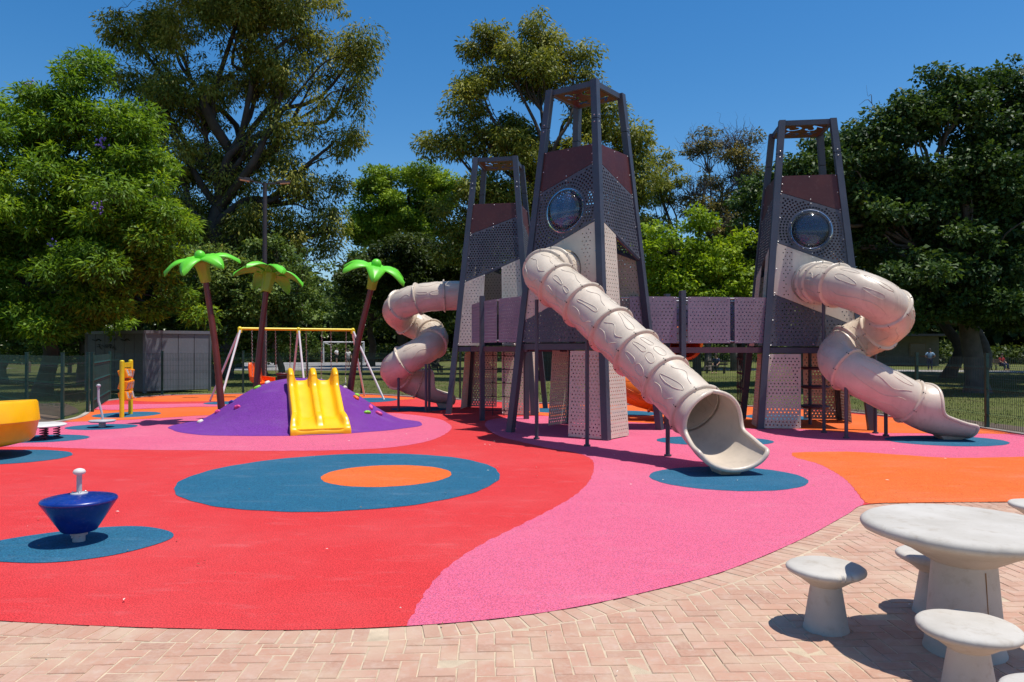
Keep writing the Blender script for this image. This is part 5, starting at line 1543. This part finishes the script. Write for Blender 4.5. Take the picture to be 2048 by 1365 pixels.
lft = tree('leafy_tree', 'mid green leafy tree directly behind the swing beam', (-11.0, 35.6, 0), [(-11.8, 4.0, 2.1, 1.9), (-9.9, 4.7, 1.3, 1.9), (-10.1, 2.6, 1.3, 1.2), (-12.0, 1.9, 1.4, .9), (-11.2, 6.3, 1.2, 1.0)], 'lf_shrub', 'bark_grey', .18, 43, .5, 1.1, 190, .17, .060, .25, frac=.2, flat=.6)
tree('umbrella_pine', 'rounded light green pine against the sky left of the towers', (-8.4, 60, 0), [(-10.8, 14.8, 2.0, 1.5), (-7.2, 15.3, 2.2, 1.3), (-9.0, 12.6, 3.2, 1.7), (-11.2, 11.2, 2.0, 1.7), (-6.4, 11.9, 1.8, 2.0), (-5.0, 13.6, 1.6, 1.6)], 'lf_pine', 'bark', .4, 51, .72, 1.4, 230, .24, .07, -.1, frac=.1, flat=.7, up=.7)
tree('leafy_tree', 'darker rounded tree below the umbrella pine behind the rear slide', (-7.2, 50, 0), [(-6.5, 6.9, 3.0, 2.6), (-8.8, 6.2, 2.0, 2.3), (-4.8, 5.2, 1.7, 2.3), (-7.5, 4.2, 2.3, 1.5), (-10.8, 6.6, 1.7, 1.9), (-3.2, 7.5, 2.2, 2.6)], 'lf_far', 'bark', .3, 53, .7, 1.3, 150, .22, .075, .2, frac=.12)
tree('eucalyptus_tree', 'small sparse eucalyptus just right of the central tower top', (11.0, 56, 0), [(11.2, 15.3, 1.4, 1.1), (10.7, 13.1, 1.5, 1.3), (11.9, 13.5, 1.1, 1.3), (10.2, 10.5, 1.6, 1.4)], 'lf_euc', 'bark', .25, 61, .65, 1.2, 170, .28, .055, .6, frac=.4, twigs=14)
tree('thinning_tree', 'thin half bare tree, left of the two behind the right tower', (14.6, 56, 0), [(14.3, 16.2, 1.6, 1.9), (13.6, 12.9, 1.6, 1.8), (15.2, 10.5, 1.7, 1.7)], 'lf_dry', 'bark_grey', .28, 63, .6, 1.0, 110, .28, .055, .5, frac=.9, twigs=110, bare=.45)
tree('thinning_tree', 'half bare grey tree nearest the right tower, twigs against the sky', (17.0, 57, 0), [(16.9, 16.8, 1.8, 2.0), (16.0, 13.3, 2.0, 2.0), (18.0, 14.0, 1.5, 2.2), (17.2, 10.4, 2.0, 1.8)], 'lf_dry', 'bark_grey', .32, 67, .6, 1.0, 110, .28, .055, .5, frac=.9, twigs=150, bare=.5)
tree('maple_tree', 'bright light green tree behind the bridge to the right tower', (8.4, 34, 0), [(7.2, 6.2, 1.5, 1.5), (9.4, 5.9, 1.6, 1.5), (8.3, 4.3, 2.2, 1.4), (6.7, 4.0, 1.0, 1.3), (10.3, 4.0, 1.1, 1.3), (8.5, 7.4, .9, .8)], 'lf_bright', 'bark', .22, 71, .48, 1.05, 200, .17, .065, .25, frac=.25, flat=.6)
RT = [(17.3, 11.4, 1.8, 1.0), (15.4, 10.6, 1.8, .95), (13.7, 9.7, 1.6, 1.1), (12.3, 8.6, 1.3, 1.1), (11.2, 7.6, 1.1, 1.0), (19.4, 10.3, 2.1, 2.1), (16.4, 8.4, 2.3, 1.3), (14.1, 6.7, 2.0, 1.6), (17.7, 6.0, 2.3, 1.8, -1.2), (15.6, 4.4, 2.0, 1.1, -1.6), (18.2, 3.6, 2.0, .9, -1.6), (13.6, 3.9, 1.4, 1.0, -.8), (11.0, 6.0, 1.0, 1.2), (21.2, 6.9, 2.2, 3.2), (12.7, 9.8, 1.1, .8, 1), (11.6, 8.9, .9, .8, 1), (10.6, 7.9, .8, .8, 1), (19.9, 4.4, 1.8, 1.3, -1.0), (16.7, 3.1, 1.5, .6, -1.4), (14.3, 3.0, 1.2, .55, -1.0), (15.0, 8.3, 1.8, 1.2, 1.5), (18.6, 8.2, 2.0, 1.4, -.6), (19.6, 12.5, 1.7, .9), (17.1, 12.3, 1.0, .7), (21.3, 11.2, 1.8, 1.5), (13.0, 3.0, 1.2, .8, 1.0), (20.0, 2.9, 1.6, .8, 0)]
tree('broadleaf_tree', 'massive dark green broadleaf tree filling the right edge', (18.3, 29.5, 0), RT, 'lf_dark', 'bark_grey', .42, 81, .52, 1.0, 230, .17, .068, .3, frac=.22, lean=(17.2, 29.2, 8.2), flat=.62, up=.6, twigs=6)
blt = tree('broadleaf_tree', 'dark broadleaf tree behind the right tower and spiral slide', (14.0, 36, 0), [(13.2, 8.8, 2.6, 2.0), (16.0, 10.5, 2.6, 2.0), (12.4, 6.0, 2.2, 1.9), (16.5, 7.0, 2.6, 2.0), (14.2, 5.0, 2.4, 1.4), (19.5, 8.5, 2.6, 2.4)], 'lf_dark', 'bark_grey', .36, 83, .62, 1.05, 170, .19, .075, .3, frac=.2)

# further park trees: two kinds, copied as individuals
def bg_tree(seed, leafmat):
    rng = np.random.default_rng(seed); ells = []
    for q in range(9):
        a = q * 2.4; ells.append((1.9 * math.cos(a) * (1 - q * .05), 3.6 + .62 * q, 2.0 - .1 * q, 1.4, 1.9 * math.sin(a) * (1 - q * .05)))
    r, p, g = tree('park_tree', 'x', (0, 0, 0), ells, leafmat, 'bark', .28, seed, .70, 1.0, 120, .24, .085, .25, 'trees across the park', frac=.15)
    return r
protoA = bg_tree(101, 'lf_far'); protoB = bg_tree(105, 'lf_shrub')
def copy_tree(src, loc, rz, s, label):
    r = src.copy(); COL.objects.link(r); r.location = loc; r.rotation_euler = (0, 0, rz); r.scale = s; r['label'] = label
    for ch in src.children:
        c = ch.copy(); COL.objects.link(c); c.parent = r
    return r
spots = [  # x, y, scale xy, scale z, kind, label
    (-33, 46, 1.3, 1.3, 0, 'dark park tree seen past the leaning trunk at the left edge'),
    (-25, 50, 1.3, 1.35, 1, 'park tree behind the feathery flowering tree'),
    (-20.5, 50, 1.25, 1.2, 0, 'dark park tree behind the shed roof'),
    (-24.0, 66, 1.4, 1.3, 0, 'distant park tree left of the goal'),
    (-11.6, 92, 1.5, 1.3, 0, 'distant dark tree directly behind the goal'),
    (-15.6, 47, 1.1, .95, 1, 'park tree behind the lamp post'),
    (-13.2, 70, 1.3, 1.2, 1, 'distant park tree right of the goal'),
    (-2.0, 62, 1.3, 1.2, 0, 'dark park tree behind the rearmost tower'),
    (2.8, 55, 1.3, 1.15, 0, 'dark park tree behind the central tower legs'),
    (7.5, 66, 1.4, 1.3, 1, 'distant park tree behind the light green tree'),
    (12.6, 60, 1.35, 1.1, 0, 'dark park tree behind the slim lamp post'),
    (19, 62, 1.4, 1.2, 0, 'dark park tree behind the right tower legs'),
    (25.5, 44, 1.3, 1.25, 0, 'dark park tree right of the spiral slide'),
    (31, 50, 1.35, 1.3, 0, 'dark park tree in front of the pale building'),
    (39, 52, 1.4, 1.4, 1, 'park tree at the far right edge'),
    (24.5, 33, 1.1, 1.25, 0, 'dark tree behind the massive tree at the right edge')]
for i, (x, y, s, sz, k, l) in enumerate(spots):
    src = protoB if k else protoA
    if i == 0: src.location = (x, y, -.03); src.scale = (s, s, sz); src['label'] = l; continue
    if i == 1: src.location = (x, y, -.03); src.scale = (s, s, sz); src.rotation_euler = (0, 0, .7); src['label'] = l; continue
    copy_tree(src, (x, y, -.03), i * 1.7, (s, s, sz), l)
copy_tree(blt[0], (24.5, 39.5, 0), 2.2, (1.0, 1.0, .9), 'dark broadleaf tree right of the spiral slide exit, beyond the fence')
copy_tree(blt[0], (31.0, 43.0, 0), 4.0, (1.1, 1.1, 1.0), 'dark broadleaf tree deepest behind the right edge')
copy_tree(lft[0], (-19.8, 34.5, 0), 1.1, (1.1, 1.1, .95), 'mid green leafy tree behind the left end of the shed')
copy_tree(lft[0], (-25.0, 37.0, 0), 3.0, (1.2, 1.2, 1.05), 'mid green leafy tree behind the leaning trunk at the left edge')
# wood that closes the park, one mass
rng = np.random.default_rng(5); ps = []
for q in range(1500):
    a = rng.uniform(-.95, .95); d = rng.uniform(100, 122); h = 11 + 3 * math.sin(a * 9) + 2 * math.sin(a * 23 + 1)
    z = h * rng.random() ** .8
    ps.append((np.array([d * math.sin(a), d * math.cos(a), z + .6]), rng.uniform(1.6, 2.8)))
L = leaves_in(rng, ps, 4.2, 1.2, .46, .2, .8)
tag(leaf_object('distant_wood', *L, M['lf_far'], None, (0, 0, 0)), 'dark distant wood closing the park behind everything', 'woodland', kind='stuff')
# low undergrowth along the distant edge
ps = []
for q in range(420):
    a = rng.uniform(-.9, .9); d = rng.uniform(92, 101); ps.append((np.array([d * math.sin(a), d * math.cos(a), .8 * rng.random() + .4]), rng.uniform(.9, 1.5)))
L = leaves_in(rng, ps, 45, .4, .14, .1, .9)
tag(leaf_object('undergrowth', *L, M['lf_far'], None, (0, 0, 0)), 'low dark undergrowth along the foot of the distant wood', 'undergrowth', kind='stuff')
# grass tufts beyond the fence
rng = np.random.default_rng(9); n = 36000
x = rng.uniform(-26, 24, n); y = 17 + 28 * rng.random(n) ** 1.2
fx = np.interp(x, [-26, -13.5, -12.8, -6, -1.7, 3, 7.5, 9.6, 10.4, 24], [17, 22.5, 28.0, 28.8, 25.4, 23.3, 22.3, 19.5, 14, 10])
k = (y > fx + .1); x, y = x[k], y[k]; n = len(x)
P_ = np.stack([x, y, np.full(n, -.03)], 1); ax = rng.normal(size=(n, 3)) * .35; ax[:, 2] = 1
leaf = leaf_object('grass_tufts', P_, ax, rand_dir(rng, n), rng.uniform(.03, .075, n), rng.uniform(.006, .014, n), rng.normal(.45, .2, n), leaf_mat('grass_blade', (.07, .10, .02), (.12, .15, .03), (.20, .185, .06), .3), None, (0, 0, 0))
tag(leaf, 'short mown grass beyond the fence', 'grass', kind='stuff')
